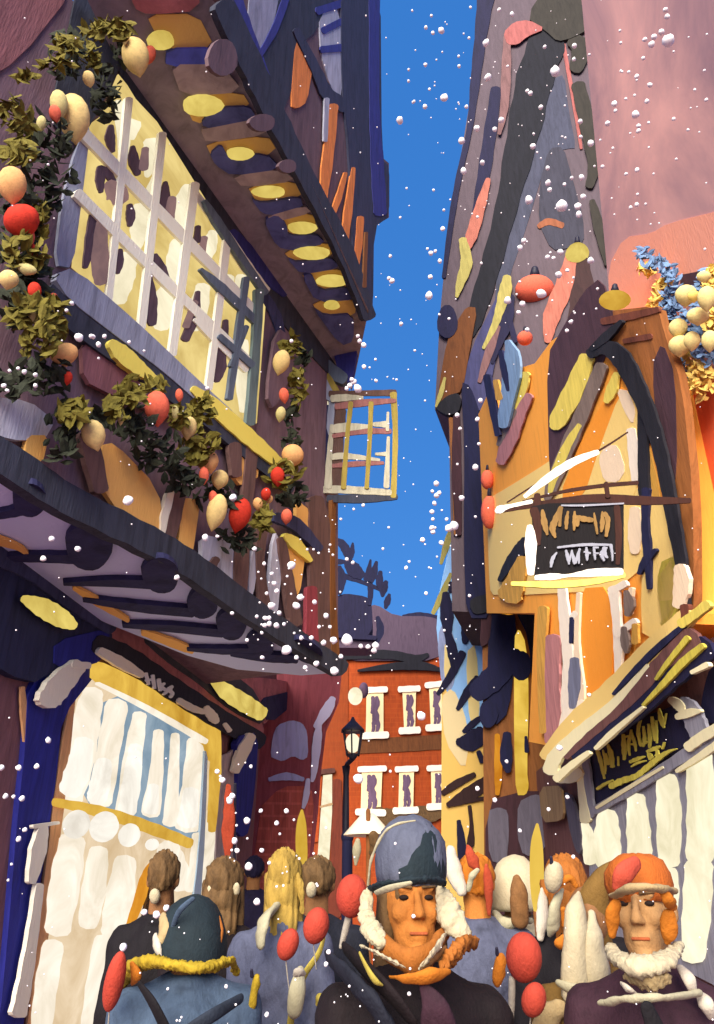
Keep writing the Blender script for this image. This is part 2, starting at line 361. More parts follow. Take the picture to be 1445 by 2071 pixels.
# --- upper soffit
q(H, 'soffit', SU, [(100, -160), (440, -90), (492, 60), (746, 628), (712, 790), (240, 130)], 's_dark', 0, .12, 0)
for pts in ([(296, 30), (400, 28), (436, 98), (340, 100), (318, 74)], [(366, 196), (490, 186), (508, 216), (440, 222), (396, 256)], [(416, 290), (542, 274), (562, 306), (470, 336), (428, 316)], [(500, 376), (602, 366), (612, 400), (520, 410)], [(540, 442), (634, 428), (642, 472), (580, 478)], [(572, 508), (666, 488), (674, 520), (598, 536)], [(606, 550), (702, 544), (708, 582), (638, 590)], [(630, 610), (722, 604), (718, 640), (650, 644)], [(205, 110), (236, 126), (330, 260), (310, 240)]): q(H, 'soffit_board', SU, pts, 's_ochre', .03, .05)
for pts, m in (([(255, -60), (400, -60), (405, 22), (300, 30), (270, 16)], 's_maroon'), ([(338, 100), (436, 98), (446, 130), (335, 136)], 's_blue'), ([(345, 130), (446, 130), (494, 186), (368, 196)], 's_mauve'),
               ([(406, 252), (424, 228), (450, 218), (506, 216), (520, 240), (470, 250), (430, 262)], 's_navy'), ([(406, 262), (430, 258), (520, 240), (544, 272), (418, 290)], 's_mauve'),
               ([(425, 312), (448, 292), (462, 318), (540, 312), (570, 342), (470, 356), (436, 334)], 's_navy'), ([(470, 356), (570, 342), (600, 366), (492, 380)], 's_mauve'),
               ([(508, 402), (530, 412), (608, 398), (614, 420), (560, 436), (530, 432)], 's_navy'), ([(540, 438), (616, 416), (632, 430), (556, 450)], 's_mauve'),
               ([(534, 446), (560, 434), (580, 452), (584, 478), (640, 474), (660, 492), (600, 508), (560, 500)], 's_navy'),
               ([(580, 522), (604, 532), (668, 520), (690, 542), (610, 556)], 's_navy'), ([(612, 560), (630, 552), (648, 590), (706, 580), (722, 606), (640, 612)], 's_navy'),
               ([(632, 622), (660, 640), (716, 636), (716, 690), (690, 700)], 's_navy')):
    q(H, 'joist', SU, pts, m, .1, .16)  # navy strips beside mauve joists paint their shadowed sides dark
for cx, cy, rx, ry in ((326, 82, 28, 20), (410, 214, 42, 22), (486, 312, 28, 13), (545, 389, 34, 12), (612, 462, 30, 12), (632, 513, 37, 13), (672, 569, 32, 12), (672, 618, 14, 8)):
    pass
# --- first floor head beam and frame
q(H, 'beam', PL1, [(190, 20), (250, 40), (330, 180), (420, 320), (480, 430), (560, 520), (620, 620), (708, 752), (700, 790), (640, 730), (560, 640), (520, 560), (440, 450), (310, 240), (262, 190), (232, 120)], 'l_black', .05, .12)
for a in ([(318, 96, 36), (332, 150, 46), (352, 196, 34)], [(362, 240, 32), (384, 268, 40), (404, 300, 20)], [(430, 344, 20), (470, 400, 36), (512, 460, 34), (560, 540, 26), (590, 590, 14)]): s(H, 'trim', PL1, a, 'l_frame', .075, .1)
s(H, 'trim', PL1, [(395, 390, 14), (440, 450, 20), (500, 540, 24), (540, 588, 16)], 'l_bar', .08, .1)
s(H, 'trim', PL1, [(470, 470, 20), (530, 540, 34), (580, 590, 26)], 'u_blue', .07, .1)
s(H, 'post', PL1, [(530, 590, 18), (560, 640, 20), (575, 700, 14)], 'l_navy', .05)
q(H, 'wall_panel', PL1, [(-60, -140), (150, -140), (150, -20), (40, 120), (-60, 180)], 'l_maroon', .02)
q(H, 'beam', PL1, [(160, -40), (260, -40), (262, 70), (240, 150), (180, 260), (150, 300), (100, 240), (130, 110)], 'l_black', .04)
# --- big window
W = q(H, 'window', PL1, [(240, 150), (258, 172), (275, 200), (318, 246), (380, 345), (430, 425), (490, 525), (535, 582), (538, 612), (520, 856), (500, 860), (400, 772), (290, 662), (148, 540), (160, 400), (184, 250), (205, 235)], 'e_yellow', .03, .05, 0)
q(W, 'frame', PL1, [(186, 240), (168, 390), (148, 542), (112, 536), (126, 410), (154, 300)], 'l_frame', .06, .1)
for a in ([(226, 208), (240, 200), (264, 214), (266, 280), (256, 330), (240, 320), (238, 270)], ):
    q(W, 'curtain', PL1, a, 'e_curtain', .035, .01)
for a in ([(262, 262, 10), (274, 250, 20), (268, 280, 8)], [(312, 290, 34), (306, 330, 22), (298, 356, 8)], [(288, 420, 28), (284, 460, 32), (278, 500, 14)], [(262, 520, 28), (246, 560, 44), (238, 605, 30)], [(384, 380, 22), (372, 420, 36), (360, 470, 24)], [(362, 490, 24), (356, 530, 30), (346, 566, 18)], [(352, 580, 26), (334, 610, 40), (328, 660, 26)],
          [(432, 470, 14), (424, 500, 24), (416, 530, 12)], [(412, 580, 22), (402, 630, 30), (394, 664, 16)], [(466, 560, 16), (452, 600, 18)], [(490, 560, 18), (482, 600, 14)], [(494, 690, 14), (492, 760, 22), (494, 830, 12)], [(440, 720, 20), (428, 770, 14)], [(522, 640, 10), (512, 780, 14)], [(316, 360, 12), (300, 400, 16)]): s(W, 'curtain', PL1, [(x, y, w * 1.25) for x, y, w in a], 'e_curtain', .036, .01)
for a in ([(226, 254, 10), (224, 280, 20), (230, 306, 8)], [(270, 296, 8), (272, 324, 22), (280, 352, 12)], [(206, 338, 16), (204, 364, 18), (206, 388, 8)], [(214, 342, 18), (234, 372, 12)], [(336, 368, 8), (334, 400, 22), (324, 432, 12)], [(264, 414, 10), (266, 436, 18), (264, 456, 8)], [(188, 432, 10), (186, 480, 22), (174, 540, 10)], [(244, 505, 10), (244, 530, 14), (240, 552, 6)], [(402, 458, 10), (400, 488, 14)], [(314, 516, 12), (328, 544, 20), (340, 570, 10)], [(304, 560, 10), (302, 605, 34), (310, 655, 16)], [(402, 590, 8), (394, 640, 20), (376, 686, 16)], [(458, 648, 10), (456, 680, 14)], [(446, 700, 18), (444, 740, 30), (440, 770, 12)]): s(W, 'ornament', PL1, a, 'w_dark', .045, .02)
for a in ([(222, 370, 20), (240, 395, 44), (240, 410, 20)], [(206, 450, 20), (204, 520, 34), (206, 570, 24)], [(296, 300, 12), (292, 340, 18)], [(350, 400, 16), (344, 440, 20)], [(415, 480, 12), (408, 520, 14)], [(396, 610, 12), (378, 660, 12)]): s(W, 'ornament', PL1, a, 'e_mauve', .04, .01)
for a in ([(172, 270, 22), (350, 455, 22), (524, 636, 16)], [(158, 390, 20), (330, 562, 20), (512, 738, 16)], [(396, 646, 10), (440, 690, 14), (500, 748, 12)]): s(W, 'glazing_bar', PL1, a, 'l_bar', .045, .05, jit=.03)
for a in ([(262, 200, 15), (242, 410, 14), (222, 604, 13)], [(330, 270, 16), (309, 470, 15), (288, 662, 15)], [(396, 372, 17), (373, 545, 17), (350, 716, 16)], [(462, 478, 15), (443, 635, 14), (424, 786, 13)]): s(W, 'glazing_bar', PL1, a, 'l_bar', .04, .05, jit=.03)
s(W, 'frame', PL1, [(416, 405, 6), (440, 445, 16), (490, 520, 14), (538, 592, 14)], 'l_slate', .075, .08)
s(W, 'frame', PL1, [(526, 588, 18), (520, 700, 16), (508, 856, 18)], 'l_bargrn', .08, .08)
for a in ([(500, 562, 12), (484, 680, 13), (466, 806, 12)], [(408, 544, 6), (450, 582, 18), (520, 650, 14)], [(446, 680, 12), (512, 738, 14)], [(500, 660, 10), (470, 740, 8)]): s(W, 'glazing_bar', PL1, a, 'l_slate', .072, .06)
q(H, 'sill', PL1, [(108, 556), (150, 540), (290, 662), (410, 776), (470, 830), (552, 918), (550, 940), (430, 838), (330, 750), (250, 690), (140, 606)], 'l_frame', .12, .14)
s(H, 'sill', PL1, [(392, 786, 14), (430, 818, 30), (500, 880, 32), (552, 925, 24), (572, 940, 14)], 'l_yellow', .15, .1)  # yellowish highlight on the sill, painted as its own strip
q(H, 'beam', PL1, [(100, 566), (140, 606), (250, 692), (330, 752), (430, 840), (545, 940), (600, 980), (590, 1000), (500, 930), (430, 870), (330, 800), (170, 690), (110, 640)], 'l_black', .09, .1)
# --- facade under the sill
for pts, m in (([(166, 690), (220, 700), (330, 790), (390, 850), (330, 840), (230, 800), (170, 770)], 'l_maroon'), ([(-40, 800), (60, 810), (112, 852), (90, 890), (20, 890), (-40, 860)], 'l_grey'), ([(56, 880), (100, 880), (86, 940), (50, 920)], 'l_ochre'),
               ([(204, 900), (232, 895), (320, 985), (338, 1098), (215, 1018)], 'l_ochre'), ([(366, 1006), (406, 1010), (395, 1090), (386, 1140), (362, 1120)], 'l_ochre'), ([(408, 1080), (480, 1096), (470, 1190), (410, 1148)], 'l_grey'),
               ([(582, 1090), (620, 1110), (606, 1210), (590, 1180)], 'l_ochre'), ([(470, 960), (500, 900), (530, 960), (490, 985)], 'l_ochre'), ([(555, 1070), (575, 1110), (560, 1260), (540, 1230)], 'l_grey'), ([(510, 1110), (526, 1120), (512, 1210), (502, 1195)], 'l_grey'),
               ([(600, 1010), (650, 1050), (640, 1090), (600, 1060)], 'l_ochre'), ([(560, 660), (600, 690), (590, 760), (555, 830), (540, 800)], 'l_mauve')):
    q(H, 'plaster_panel', PL1, pts, m, .02)
s(H, 'plaster_panel', PL1, [(352, 996, 22), (342, 1050, 32), (334, 1096, 14)], 'l_white', .04)
for a in ([(368, 990, 22), (352, 1060, 24), (336, 1118, 20)], [(512, 900, 26), (502, 1010, 22), (494, 1060, 30), (488, 1200, 26)], [(476, 900, 26), (480, 960, 20)], [(532, 1070, 22), (528, 1140, 16), (540, 1240, 22)], [(570, 1090, 16), (584, 1170, 22), (600, 1260, 26)], [(640, 1010, 30), (650, 1100, 44), (652, 1310, 46)], [(180, 880, 40), (206, 990, 30)], [(440, 1130, 14), (420, 1160, 18)]): s(H, 'timber', PL1, a, 'l_brown', .05)
s(H, 'timber', PL1, [(632, 1190, 20), (632, 1300, 26)], 'l_deep', .06)
s(H, 'timber', PL1, [(560, 1046, 20), (600, 1060, 26), (648, 1110, 16)], 'l_navy', .065)
s(H, 'trim', PL1, [(578, 1082, 10), (600, 1100, 24), (630, 1134, 8)], 'l_yellow', .08)
s(H, 'trim', PL1, [(676, 1012, 8), (674, 1180, 10), (680, 1330, 16)], 'f_tan', .06)
s(H, 'trim', PL1, [(226, 692, 16), (250, 716, 34), (290, 750, 26), (322, 768, 6)], 'l_yellow', .11)
s(H, 'beam', PL1, [(-60, 880, 60), (40, 944, 66), (140, 1010, 60), (300, 1090, 56), (400, 1150, 52), (540, 1252, 44), (694, 1352, 34)], 'l_black', .12, .24)
# --- end window and open casement
CWp = PL1.hit(668, 900)
CW = Plane((0, CWp.y - .12, 0), (-.12, -1, 0))
EW = q(H, 'window', CW, [(618, 775), (640, 782), (668, 800), (662, 992), (634, 984), (622, 900)], 'e_curtain', .0, .1)
s(EW, 'ornament', CW, [(642, 790, 14), (640, 820, 26), (640, 848, 10)], 'w_dark', .02, .03)
s(EW, 'curtain', CW, [(634, 850, 14), (630, 920, 16)], 'e_yellow', .02, .03)
s(EW, 'frame', CW, [(664, 822, 12), (656, 900, 18), (646, 996, 20)], 'l_casn', .04, .06)
s(EW, 'frame', CW, [(672, 810, 12), (668, 860, 14), (668, 880, 6)], 'l_frame', .05, .06)
s(H, 'hood', CW, [(614, 740, 18), (640, 766, 34), (672, 806, 16)], 'l_frame', .08, .2)
s(H, 'trim', CW, [(630, 722, 14), (662, 762, 14), (684, 796, 12)], 'l_casy', .07, .2)
s(H, 'beam', CW, [(612, 696, 22), (650, 736, 32), (696, 766, 24)], 'l_slate', .06, .3)
q(H, 'corner_post', CW, [(690, 640), (726, 630), (724, 700), (712, 772), (690, 775), (672, 700)], 'u_blue', -.05, .4)
C_ = s(H, 'open_casement', CW, [(668, 796, 12), (730, 795, 11), (800, 794, 13)], 'l_casb', .1, .04)
C_['label'] = 'open casement with cream and yellow glazing bars'
s(C_, 'frame', CW, [(796, 796, 14), (800, 880, 11), (796, 1004, 12)], 'l_casy', .11, .04)
s(C_, 'frame', CW, [(656, 990, 14), (700, 990, 16), (790, 996, 12)], 'l_casc', .11, .04)
s(C_, 'frame', CW, [(664, 1008, 14), (730, 1008, 18), (802, 1004, 12)], 'l_black', .09, .06)
s(C_, 'frame', CW, [(672, 806, 14), (700, 804, 14), (734, 804, 6)], 'l_casc', .115, .04)
s(C_, 'frame', CW, [(672, 860, 8), (666, 930, 12), (664, 985, 16)], 'l_casc', .115, .04)
s(C_, 'stile', CW, [(690, 830, 22), (684, 900, 22), (682, 984, 20)], 'l_casb', .09, .03)
for a, m in (([(680, 822, 12), (740, 814, 14), (800, 810, 8)], 'l_casp'), ([(674, 882, 8), (730, 872, 12), (790, 872, 10)], 'l_casp'), ([(674, 942, 8), (720, 938, 11), (776, 936, 6)], 'l_casp'), ([(672, 868, 16), (700, 864, 18), (752, 862, 6)], 'l_casc'), ([(672, 924, 12), (700, 922, 13), (768, 930, 5)], 'l_casc'), ([(756, 858, 8), (784, 858, 14)], 'l_casc'), ([(760, 918, 5), (784, 918, 9)], 'l_casc')): s(C_, 'glazing_bar', CW, a, m, .12, .03)
for a in ([(710, 814, 10), (702, 890, 9), (695, 986, 11)], [(751, 814, 10), (748, 890, 9), (742, 986, 9)]): s(C_, 'glazing_bar', CW, a, 'l_casy', .125, .03)
for a in ([(785, 834, 5), (784, 870, 7)], [(786, 884, 6), (782, 984, 12)]): s(C_, 'glazing_bar', CW, a, 'l_casc', .125, .03)
q(C_, 'pane', CW, [(668, 802), (796, 802), (792, 996), (662, 990)], 'glass', .095, .008, 0)
# --- lower soffit
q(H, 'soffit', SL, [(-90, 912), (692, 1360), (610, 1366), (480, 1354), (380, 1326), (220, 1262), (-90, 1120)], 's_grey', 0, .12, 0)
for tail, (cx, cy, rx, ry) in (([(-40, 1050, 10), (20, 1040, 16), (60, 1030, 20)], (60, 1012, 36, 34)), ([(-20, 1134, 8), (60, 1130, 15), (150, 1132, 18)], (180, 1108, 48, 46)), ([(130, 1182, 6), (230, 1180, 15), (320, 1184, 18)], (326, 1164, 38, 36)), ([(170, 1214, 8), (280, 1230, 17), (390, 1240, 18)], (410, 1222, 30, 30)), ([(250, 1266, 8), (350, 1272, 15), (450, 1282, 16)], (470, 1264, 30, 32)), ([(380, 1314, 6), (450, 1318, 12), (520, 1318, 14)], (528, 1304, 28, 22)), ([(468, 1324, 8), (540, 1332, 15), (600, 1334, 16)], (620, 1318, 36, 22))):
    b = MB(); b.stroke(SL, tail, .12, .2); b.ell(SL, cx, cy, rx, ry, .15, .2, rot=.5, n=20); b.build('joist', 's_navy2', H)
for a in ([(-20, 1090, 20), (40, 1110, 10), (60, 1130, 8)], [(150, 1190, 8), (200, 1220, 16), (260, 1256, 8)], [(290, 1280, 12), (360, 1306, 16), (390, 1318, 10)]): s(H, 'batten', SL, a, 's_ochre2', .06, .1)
q(H, 'fascia', PL0, [(218, 1258), (300, 1280), (380, 1330), (500, 1400), (536, 1470), (530, 1500), (430, 1450), (300, 1360), (226, 1300)], 's_maroon', .1, .2)
q(H, 'fascia', PL0, [(284, 1290), (330, 1296), (410, 1330), (480, 1368), (520, 1400), (540, 1470), (470, 1440), (400, 1380), (340, 1340)], 's_black', .13, .1)
q(H, 'cornice', PL0, [(470, 1372), (540, 1370), (640, 1390), (630, 1420), (560, 1440), (530, 1470), (500, 1400)], 's_maroon', .05, .3)
q(H, 'cornice', PL0, [(520, 1415), (600, 1395), (670, 1350), (686, 1366), (680, 1400), (600, 1420), (545, 1465)], 's_navy2', .1, .3)
# --- near canopy
q(H, 'canopy', PL0, [(-90, 1090), (0, 1130), (100, 1190), (228, 1276), (226, 1310), (190, 1340), (120, 1352), (60, 1386), (-90, 1300)], 'p_navy', .2, .4)
q(H, 'canopy_board', PL0, [(112, 1296), (222, 1270), (222, 1318), (190, 1346), (110, 1352)], 'p_blue', .23, .3)
s(H, 'beam', PL0, [(-40, 1108, 44), (60, 1150, 40), (150, 1216, 38), (228, 1270, 30)], 'l_navy', .26, .3)
# --- shop front
q(H, 'pillar', PL0, [(58, 1384), (120, 1350), (200, 1330), (204, 1352), (126, 1450), (116, 1560), (96, 1700), (72, 1850), (44, 2110), (6, 2400), (-60, 2400), (0, 2060), (16, 1900), (36, 1650), (52, 1510)], 'p_blue', .1, .2)
s(H, 'trim', PL0, [(47, 1390, 8), (50, 1440, 12), (52, 1500, 4)], 'p_tan', .08)
SW = q(H, 'shop_window', PL0, [(160, 1370), (190, 1352), (420, 1490), (440, 1500), (438, 1560), (424, 1700), (412, 1800), (390, 2000), (360, 2400), (20, 2400), (62, 2110), (100, 1830), (124, 1600)], 'e_beige', .03, .06)
SW['label'] = 'tall lit shop window with cream hanging cloths'
s(SW, 'frame', PL0, [(150, 1400, 10), (128, 1560, 20), (104, 1760, 22), (62, 2110, 20), (30, 2300, 20)], 'p_tan', .08)
q(SW, 'transom', PL0, [(196, 1384), (420, 1500), (414, 1690), (380, 1700), (140, 1620)], 'e_lblue', .04, .03)
for a in ([(190, 1400, 40), (176, 1460, 56), (160, 1540, 62), (140, 1612, 56)], [(238, 1424, 44), (224, 1500, 46), (204, 1620, 48)], [(284, 1446, 26), (272, 1520, 36), (256, 1640, 40)], [(322, 1480, 20), (318, 1560, 26), (306, 1644, 38)], [(356, 1486, 16), (352, 1580, 22), (346, 1664, 30)], [(398, 1500, 34), (392, 1590, 44), (380, 1670, 50)]): s(SW, 'hanging_cloth', PL0, a, 'e_cream', .06, .03)
for a in ([(172, 1500, 36), (158, 1560, 50), (142, 1600, 44)], [(212, 1540, 30), (204, 1590, 40), (196, 1618, 36)], [(276, 1510, 24), (268, 1580, 36), (258, 1640, 34)], [(312, 1590, 20), (306, 1640, 30)], [(388, 1600, 30), (380, 1664, 40)]): s(SW, 'hanging_cloth', PL0, a, 'e_white', .075, .03)
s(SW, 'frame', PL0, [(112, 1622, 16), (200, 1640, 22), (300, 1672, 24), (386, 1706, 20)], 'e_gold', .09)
for a in ([(148, 1700, 50), (134, 1780, 62), (118, 1880, 50)], [(202, 1720, 36), (192, 1800, 46), (180, 1870, 36)], [(256, 1740, 40), (244, 1820, 56), (230, 1886, 44)], [(110, 1910, 40), (96, 1990, 44), (84, 2090, 40)], [(214, 1900, 40), (200, 2000, 46), (188, 2090, 44)], [(340, 1710, 40), (350, 1740, 50), (372, 1790, 40)], [(404, 1690, 24), (396, 1760, 22), (384, 1800, 16)]): s(SW, 'hanging_cloth', PL0, a, 'e_cream', .062, .03)
s(SW, 'frame', PL0, [(418, 1520, 6), (410, 1690, 10), (400, 1810, 14)], 'p_lblue', .1)
s(SW, 'frame', PL0, [(430, 1640, 14), (424, 1740, 18), (414, 1800, 12)], 'e_cream', .1)
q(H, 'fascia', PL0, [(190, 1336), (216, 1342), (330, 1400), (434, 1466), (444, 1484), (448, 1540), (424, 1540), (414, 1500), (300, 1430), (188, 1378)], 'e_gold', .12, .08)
s(H, 'trim', PL0, [(200, 1382, 6), (300, 1432, 10), (418, 1500, 12)], 'e_cream', .14)
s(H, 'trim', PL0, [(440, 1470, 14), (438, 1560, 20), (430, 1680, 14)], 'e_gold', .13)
s(SW, 'arch', PL0, [(258, 1890, 8), (284, 1822, 18), (300, 1772, 18), (322, 1742, 16), (346, 1740, 12)], 'e_orange', .1)
q(SW, 'doorway', PL0, [(300, 1800), (318, 1760), (344, 1750), (354, 1800), (352, 2000), (268, 2000)], 'k_brown', .07)
SF = s(H, 'signboard', PL0, [(200, 1302, 40), (260, 1330, 44), (350, 1392, 44), (450, 1456, 40), (528, 1500, 36)], 'p_dark', .17, .06)
b = MB()
for a in ([(296, 1362, 7), (302, 1384, 6)], [(296, 1376, 5), (310, 1374, 5)], [(310, 1366, 7), (314, 1392, 6)], [(322, 1374, 8), (326, 1396, 7)], [(334, 1382, 5), (328, 1388, 6), (338, 1398, 6), (332, 1404, 5)], [(350, 1388, 6), (342, 1394, 7), (350, 1402, 7), (346, 1410, 6)]): b.stroke(PL0, a, .19, .02)
b.build('lettering', 'p_letter', SF)
b = MB()
for a in ([(362, 1416, 12), (390, 1432, 14), (414, 1440, 10)], [(418, 1432, 14), (432, 1450, 20), (440, 1460, 12)], [(456, 1464, 8), (466, 1478, 10)]): b.stroke(PL0, a, .19, .03)
b.build('carving', 'p_white', SF)
MB().pball(185, 1312, 5.9, 23, 25).build('finial', 'p_white', H)
s(H, 'console', PL0, [(162, 1346, 30), (128, 1380, 46), (104, 1412, 46), (100, 1422, 40)], 'p_white', .24, .12)
s(H, 'console', PL0, [(150, 1344, 12), (182, 1346, 14)], 'p_white', .26, .12)
s(H, 'trim', PL0, [(204, 1316, 16), (250, 1342, 22), (290, 1366, 12)], 'p_white', .22)
for a in ([(70, 1672, 8), (120, 1664, 6)], [(90, 1672, 18), (80, 1720, 30), (66, 1784, 16)], [(82, 1790, 16), (70, 1880, 20), (54, 1980, 26), (40, 2050, 30)], [(30, 2100, 20), (10, 2300, 20)]): s(H, 'downpipe', PL0, a, 'p_white', .14)
q(H, 'wall', PL0, [(446, 1530), (470, 1520), (480, 1500), (486, 1560), (480, 1700), (478, 1800), (440, 1780), (436, 1700)], 'p_grey', .06)
q(H, 'pillar', PL0, [(478, 1490), (524, 1480), (516, 1600), (504, 1684), (490, 1694), (478, 1680), (482, 1560)], 'p_blue', .2, .25)
s(H, 'console', PL0, [(510, 1488, 18), (494, 1520, 24), (478, 1560, 14)], 'p_white', .26, .1)
for i, (pl, pts, lab) in enumerate(((PL0, [(54, 1210, 14), (90, 1228, 36), (130, 1252, 34), (152, 1266, 16)], 'yellow strip lamp glowing under the dark blue canopy at the lower left'), (PL0, [(426, 1366, 6), (460, 1398, 30), (500, 1424, 34), (532, 1444, 28)], 'yellow strip lamp at the far end of the black shop fascia'))):
    d = thing('strip_lamp', lab, 'lamp', pl.hit(pts[1][0], pts[1][1], .3), 'yellow strip lamps on the shop front')
    s(d, 'tube', pl, pts, 'e_lamp', .32 if i == 0 else .22, .04); s(d, 'housing', pl, pts, 'p_dark', .285 if i == 0 else .185, .08)
ordw = ['beside the topmost wreath leaves', 'second from the top', 'third from the top', 'fourth from the top', 'fifth from the top', 'fourth from the bottom', 'third from the bottom', 'second from the bottom']
ordw = ['topmost and roundest of the row', 'second from the top, widest of the row', 'third from the top of the row', 'fourth from the top of the row', 'fifth from the top of the row', 'third from the bottom of the row', 'second from the bottom of the row', 'lowest and smallest of the row']
for (cx, cy, rx, ry), w in zip(((326, 82, 28, 20), (410, 214, 42, 22), (486, 312, 28, 13), (545, 389, 34, 12), (612, 462, 30, 12), (632, 513, 37, 13), (672, 569, 32, 12), (672, 618, 16, 9)), ordw):
    d = thing('soffit_highlight', 'oval yellow highlight painted under the top storey joists, ' + w, 'lamp', SU.hit(cx, cy, .1), 'oval painted highlights between the joists of the top storey')  # yellow highlights on the brackets, painted as glowing ovals
    MB().ell(SU, cx, cy, rx, ry, .12, .04).build('highlight_face', 'e_lamp', d)
    MB().ell(SU, cx, cy, rx * .8, ry * .8, .085, .08).build('highlight_back', 's_navy', d)
for cx, cy, r, lab in ((155, 1667, 27, 'leftmost white globe lamp under the shop window transom'), (211, 1672, 29, 'largest white globe lamp, middle of the three under the transom'), (262, 1689, 22, 'right hand and smaller white globe lamp under the transom'), (308, 1708, 14, 'small faint globe lamp farthest along the shop window')):
    t = (PL0.hit(cx, cy, .2) - CAM).dot(FWD)
    d = thing('globe_lamp', lab, 'lamp', at(cx, cy, t), 'globe lamps in the shop window')
    MB().pball(cx, cy, t, r, r * (1 if r > 15 else .8), 1).build('globe', 'e_white', d)
    p = PL0.hit(cx, cy - r * .6, .05); MB().cap(p, at(cx, cy - r * .6, t), .012, .012).build('arm', 'p_white', d)
# ---------------------------------------------------------------- garlands
def garland(name, label, dark, olive, balls, pl, off, size):
    cxs, cys = dark[0][:2]
    t0 = (pl.hit(cxs, cys, off) - CAM).dot(FWD)
    g = thing(name, label, 'garland', at(cxs, cys, t0), 'leafy garlands with baubles')
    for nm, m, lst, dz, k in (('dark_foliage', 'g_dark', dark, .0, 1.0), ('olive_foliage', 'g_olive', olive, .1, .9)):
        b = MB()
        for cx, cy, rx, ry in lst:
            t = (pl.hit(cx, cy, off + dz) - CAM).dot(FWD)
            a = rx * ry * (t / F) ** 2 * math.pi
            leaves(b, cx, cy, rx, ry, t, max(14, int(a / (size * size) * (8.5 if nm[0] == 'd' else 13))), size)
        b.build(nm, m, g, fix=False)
    for cx, cy, rx, ry, m in balls:
        t = (pl.hit(cx, cy, off + .1) - CAM).dot(FWD)
        MB().bud(cx, cy, t, rx, ry, random.uniform(-.3, .3)).build('bauble', 'b_' + m, g)
    return g
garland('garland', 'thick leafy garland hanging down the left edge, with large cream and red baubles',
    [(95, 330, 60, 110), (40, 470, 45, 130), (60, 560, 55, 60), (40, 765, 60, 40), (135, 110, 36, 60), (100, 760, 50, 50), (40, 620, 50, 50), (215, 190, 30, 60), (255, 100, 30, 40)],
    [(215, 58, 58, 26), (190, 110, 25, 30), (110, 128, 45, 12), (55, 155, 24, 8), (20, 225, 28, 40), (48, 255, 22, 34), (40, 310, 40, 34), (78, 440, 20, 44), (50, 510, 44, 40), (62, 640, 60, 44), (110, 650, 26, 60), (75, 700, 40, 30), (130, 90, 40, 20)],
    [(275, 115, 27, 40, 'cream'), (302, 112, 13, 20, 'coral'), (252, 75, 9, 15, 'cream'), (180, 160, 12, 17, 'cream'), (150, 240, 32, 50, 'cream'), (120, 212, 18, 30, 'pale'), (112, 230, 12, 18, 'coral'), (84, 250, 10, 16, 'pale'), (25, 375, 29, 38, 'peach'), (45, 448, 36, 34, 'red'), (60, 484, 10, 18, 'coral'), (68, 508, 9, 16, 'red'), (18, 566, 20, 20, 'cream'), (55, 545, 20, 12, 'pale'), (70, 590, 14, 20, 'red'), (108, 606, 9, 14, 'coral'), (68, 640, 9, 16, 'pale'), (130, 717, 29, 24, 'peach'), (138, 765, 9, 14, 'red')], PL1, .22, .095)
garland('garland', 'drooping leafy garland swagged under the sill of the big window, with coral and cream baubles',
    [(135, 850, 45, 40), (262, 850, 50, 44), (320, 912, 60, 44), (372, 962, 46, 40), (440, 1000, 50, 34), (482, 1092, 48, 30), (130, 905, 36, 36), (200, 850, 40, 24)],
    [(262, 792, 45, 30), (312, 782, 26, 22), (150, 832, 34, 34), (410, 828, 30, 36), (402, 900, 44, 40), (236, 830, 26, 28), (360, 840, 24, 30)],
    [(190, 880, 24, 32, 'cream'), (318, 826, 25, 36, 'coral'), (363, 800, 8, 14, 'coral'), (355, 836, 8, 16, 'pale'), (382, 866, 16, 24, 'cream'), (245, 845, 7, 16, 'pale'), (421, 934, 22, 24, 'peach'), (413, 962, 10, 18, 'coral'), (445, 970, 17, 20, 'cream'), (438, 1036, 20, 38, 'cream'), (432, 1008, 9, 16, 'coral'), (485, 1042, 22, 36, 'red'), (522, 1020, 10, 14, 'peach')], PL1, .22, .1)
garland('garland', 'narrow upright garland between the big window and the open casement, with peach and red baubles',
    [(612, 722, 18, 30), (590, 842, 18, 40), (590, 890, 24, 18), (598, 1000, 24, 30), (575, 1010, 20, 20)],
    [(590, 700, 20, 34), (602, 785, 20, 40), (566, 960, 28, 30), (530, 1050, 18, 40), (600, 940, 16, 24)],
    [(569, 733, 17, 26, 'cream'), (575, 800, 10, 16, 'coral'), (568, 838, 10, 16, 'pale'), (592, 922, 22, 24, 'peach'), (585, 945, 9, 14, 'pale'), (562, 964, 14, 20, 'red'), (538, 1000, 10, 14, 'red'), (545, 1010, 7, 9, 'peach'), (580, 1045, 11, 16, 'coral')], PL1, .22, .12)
# ================================================================ RIGHT SIDE
PR1 = Plane.wall((2.27, 4.75), (1.8, 9.9))
PR0 = Plane.wall((2.36, 4.0), (2.36, 9.0))
PR2 = Plane.wall((2.62, 2.0), (2.62, 9.0))
GP = Plane((1.6, 10.5, 0), (-.3, -.95, 0))
# ---- pink plastered house
K = thing('plaster_house', 'plain pink and mauve plastered house wall filling the upper right corner', 'house', (3.4, 5, 0))
q(K, 'wall', PR2, [(1168, -90), (1540, -90), (1560, 1700), (1390, 1500), (1396, 1240), (1330, 700), (1236, 640), (1226, 520)], 'r_mauve', 0, 2.5, 0)
q(K, 'plaster_patch', PR2, [(1235, 640), (1230, 540), (1262, 480), (1318, 472), (1350, 452), (1460, 425), (1560, 415), (1560, 545), (1450, 548), (1340, 560), (1330, 640)], 'r_peach', .016, .02)
q(K, 'plaster_patch', PR2, [(1384, 760), (1480, 760), (1560, 1000), (1560, 1500), (1424, 1480), (1408, 1300), (1410, 1100), (1398, 900)], 'r_orred', .018, .02)
q(K, 'plaster_patch', PR2, [(1376, 550), (1560, 545), (1560, 600), (1376, 580)], 'r_maroon', .017, .02)
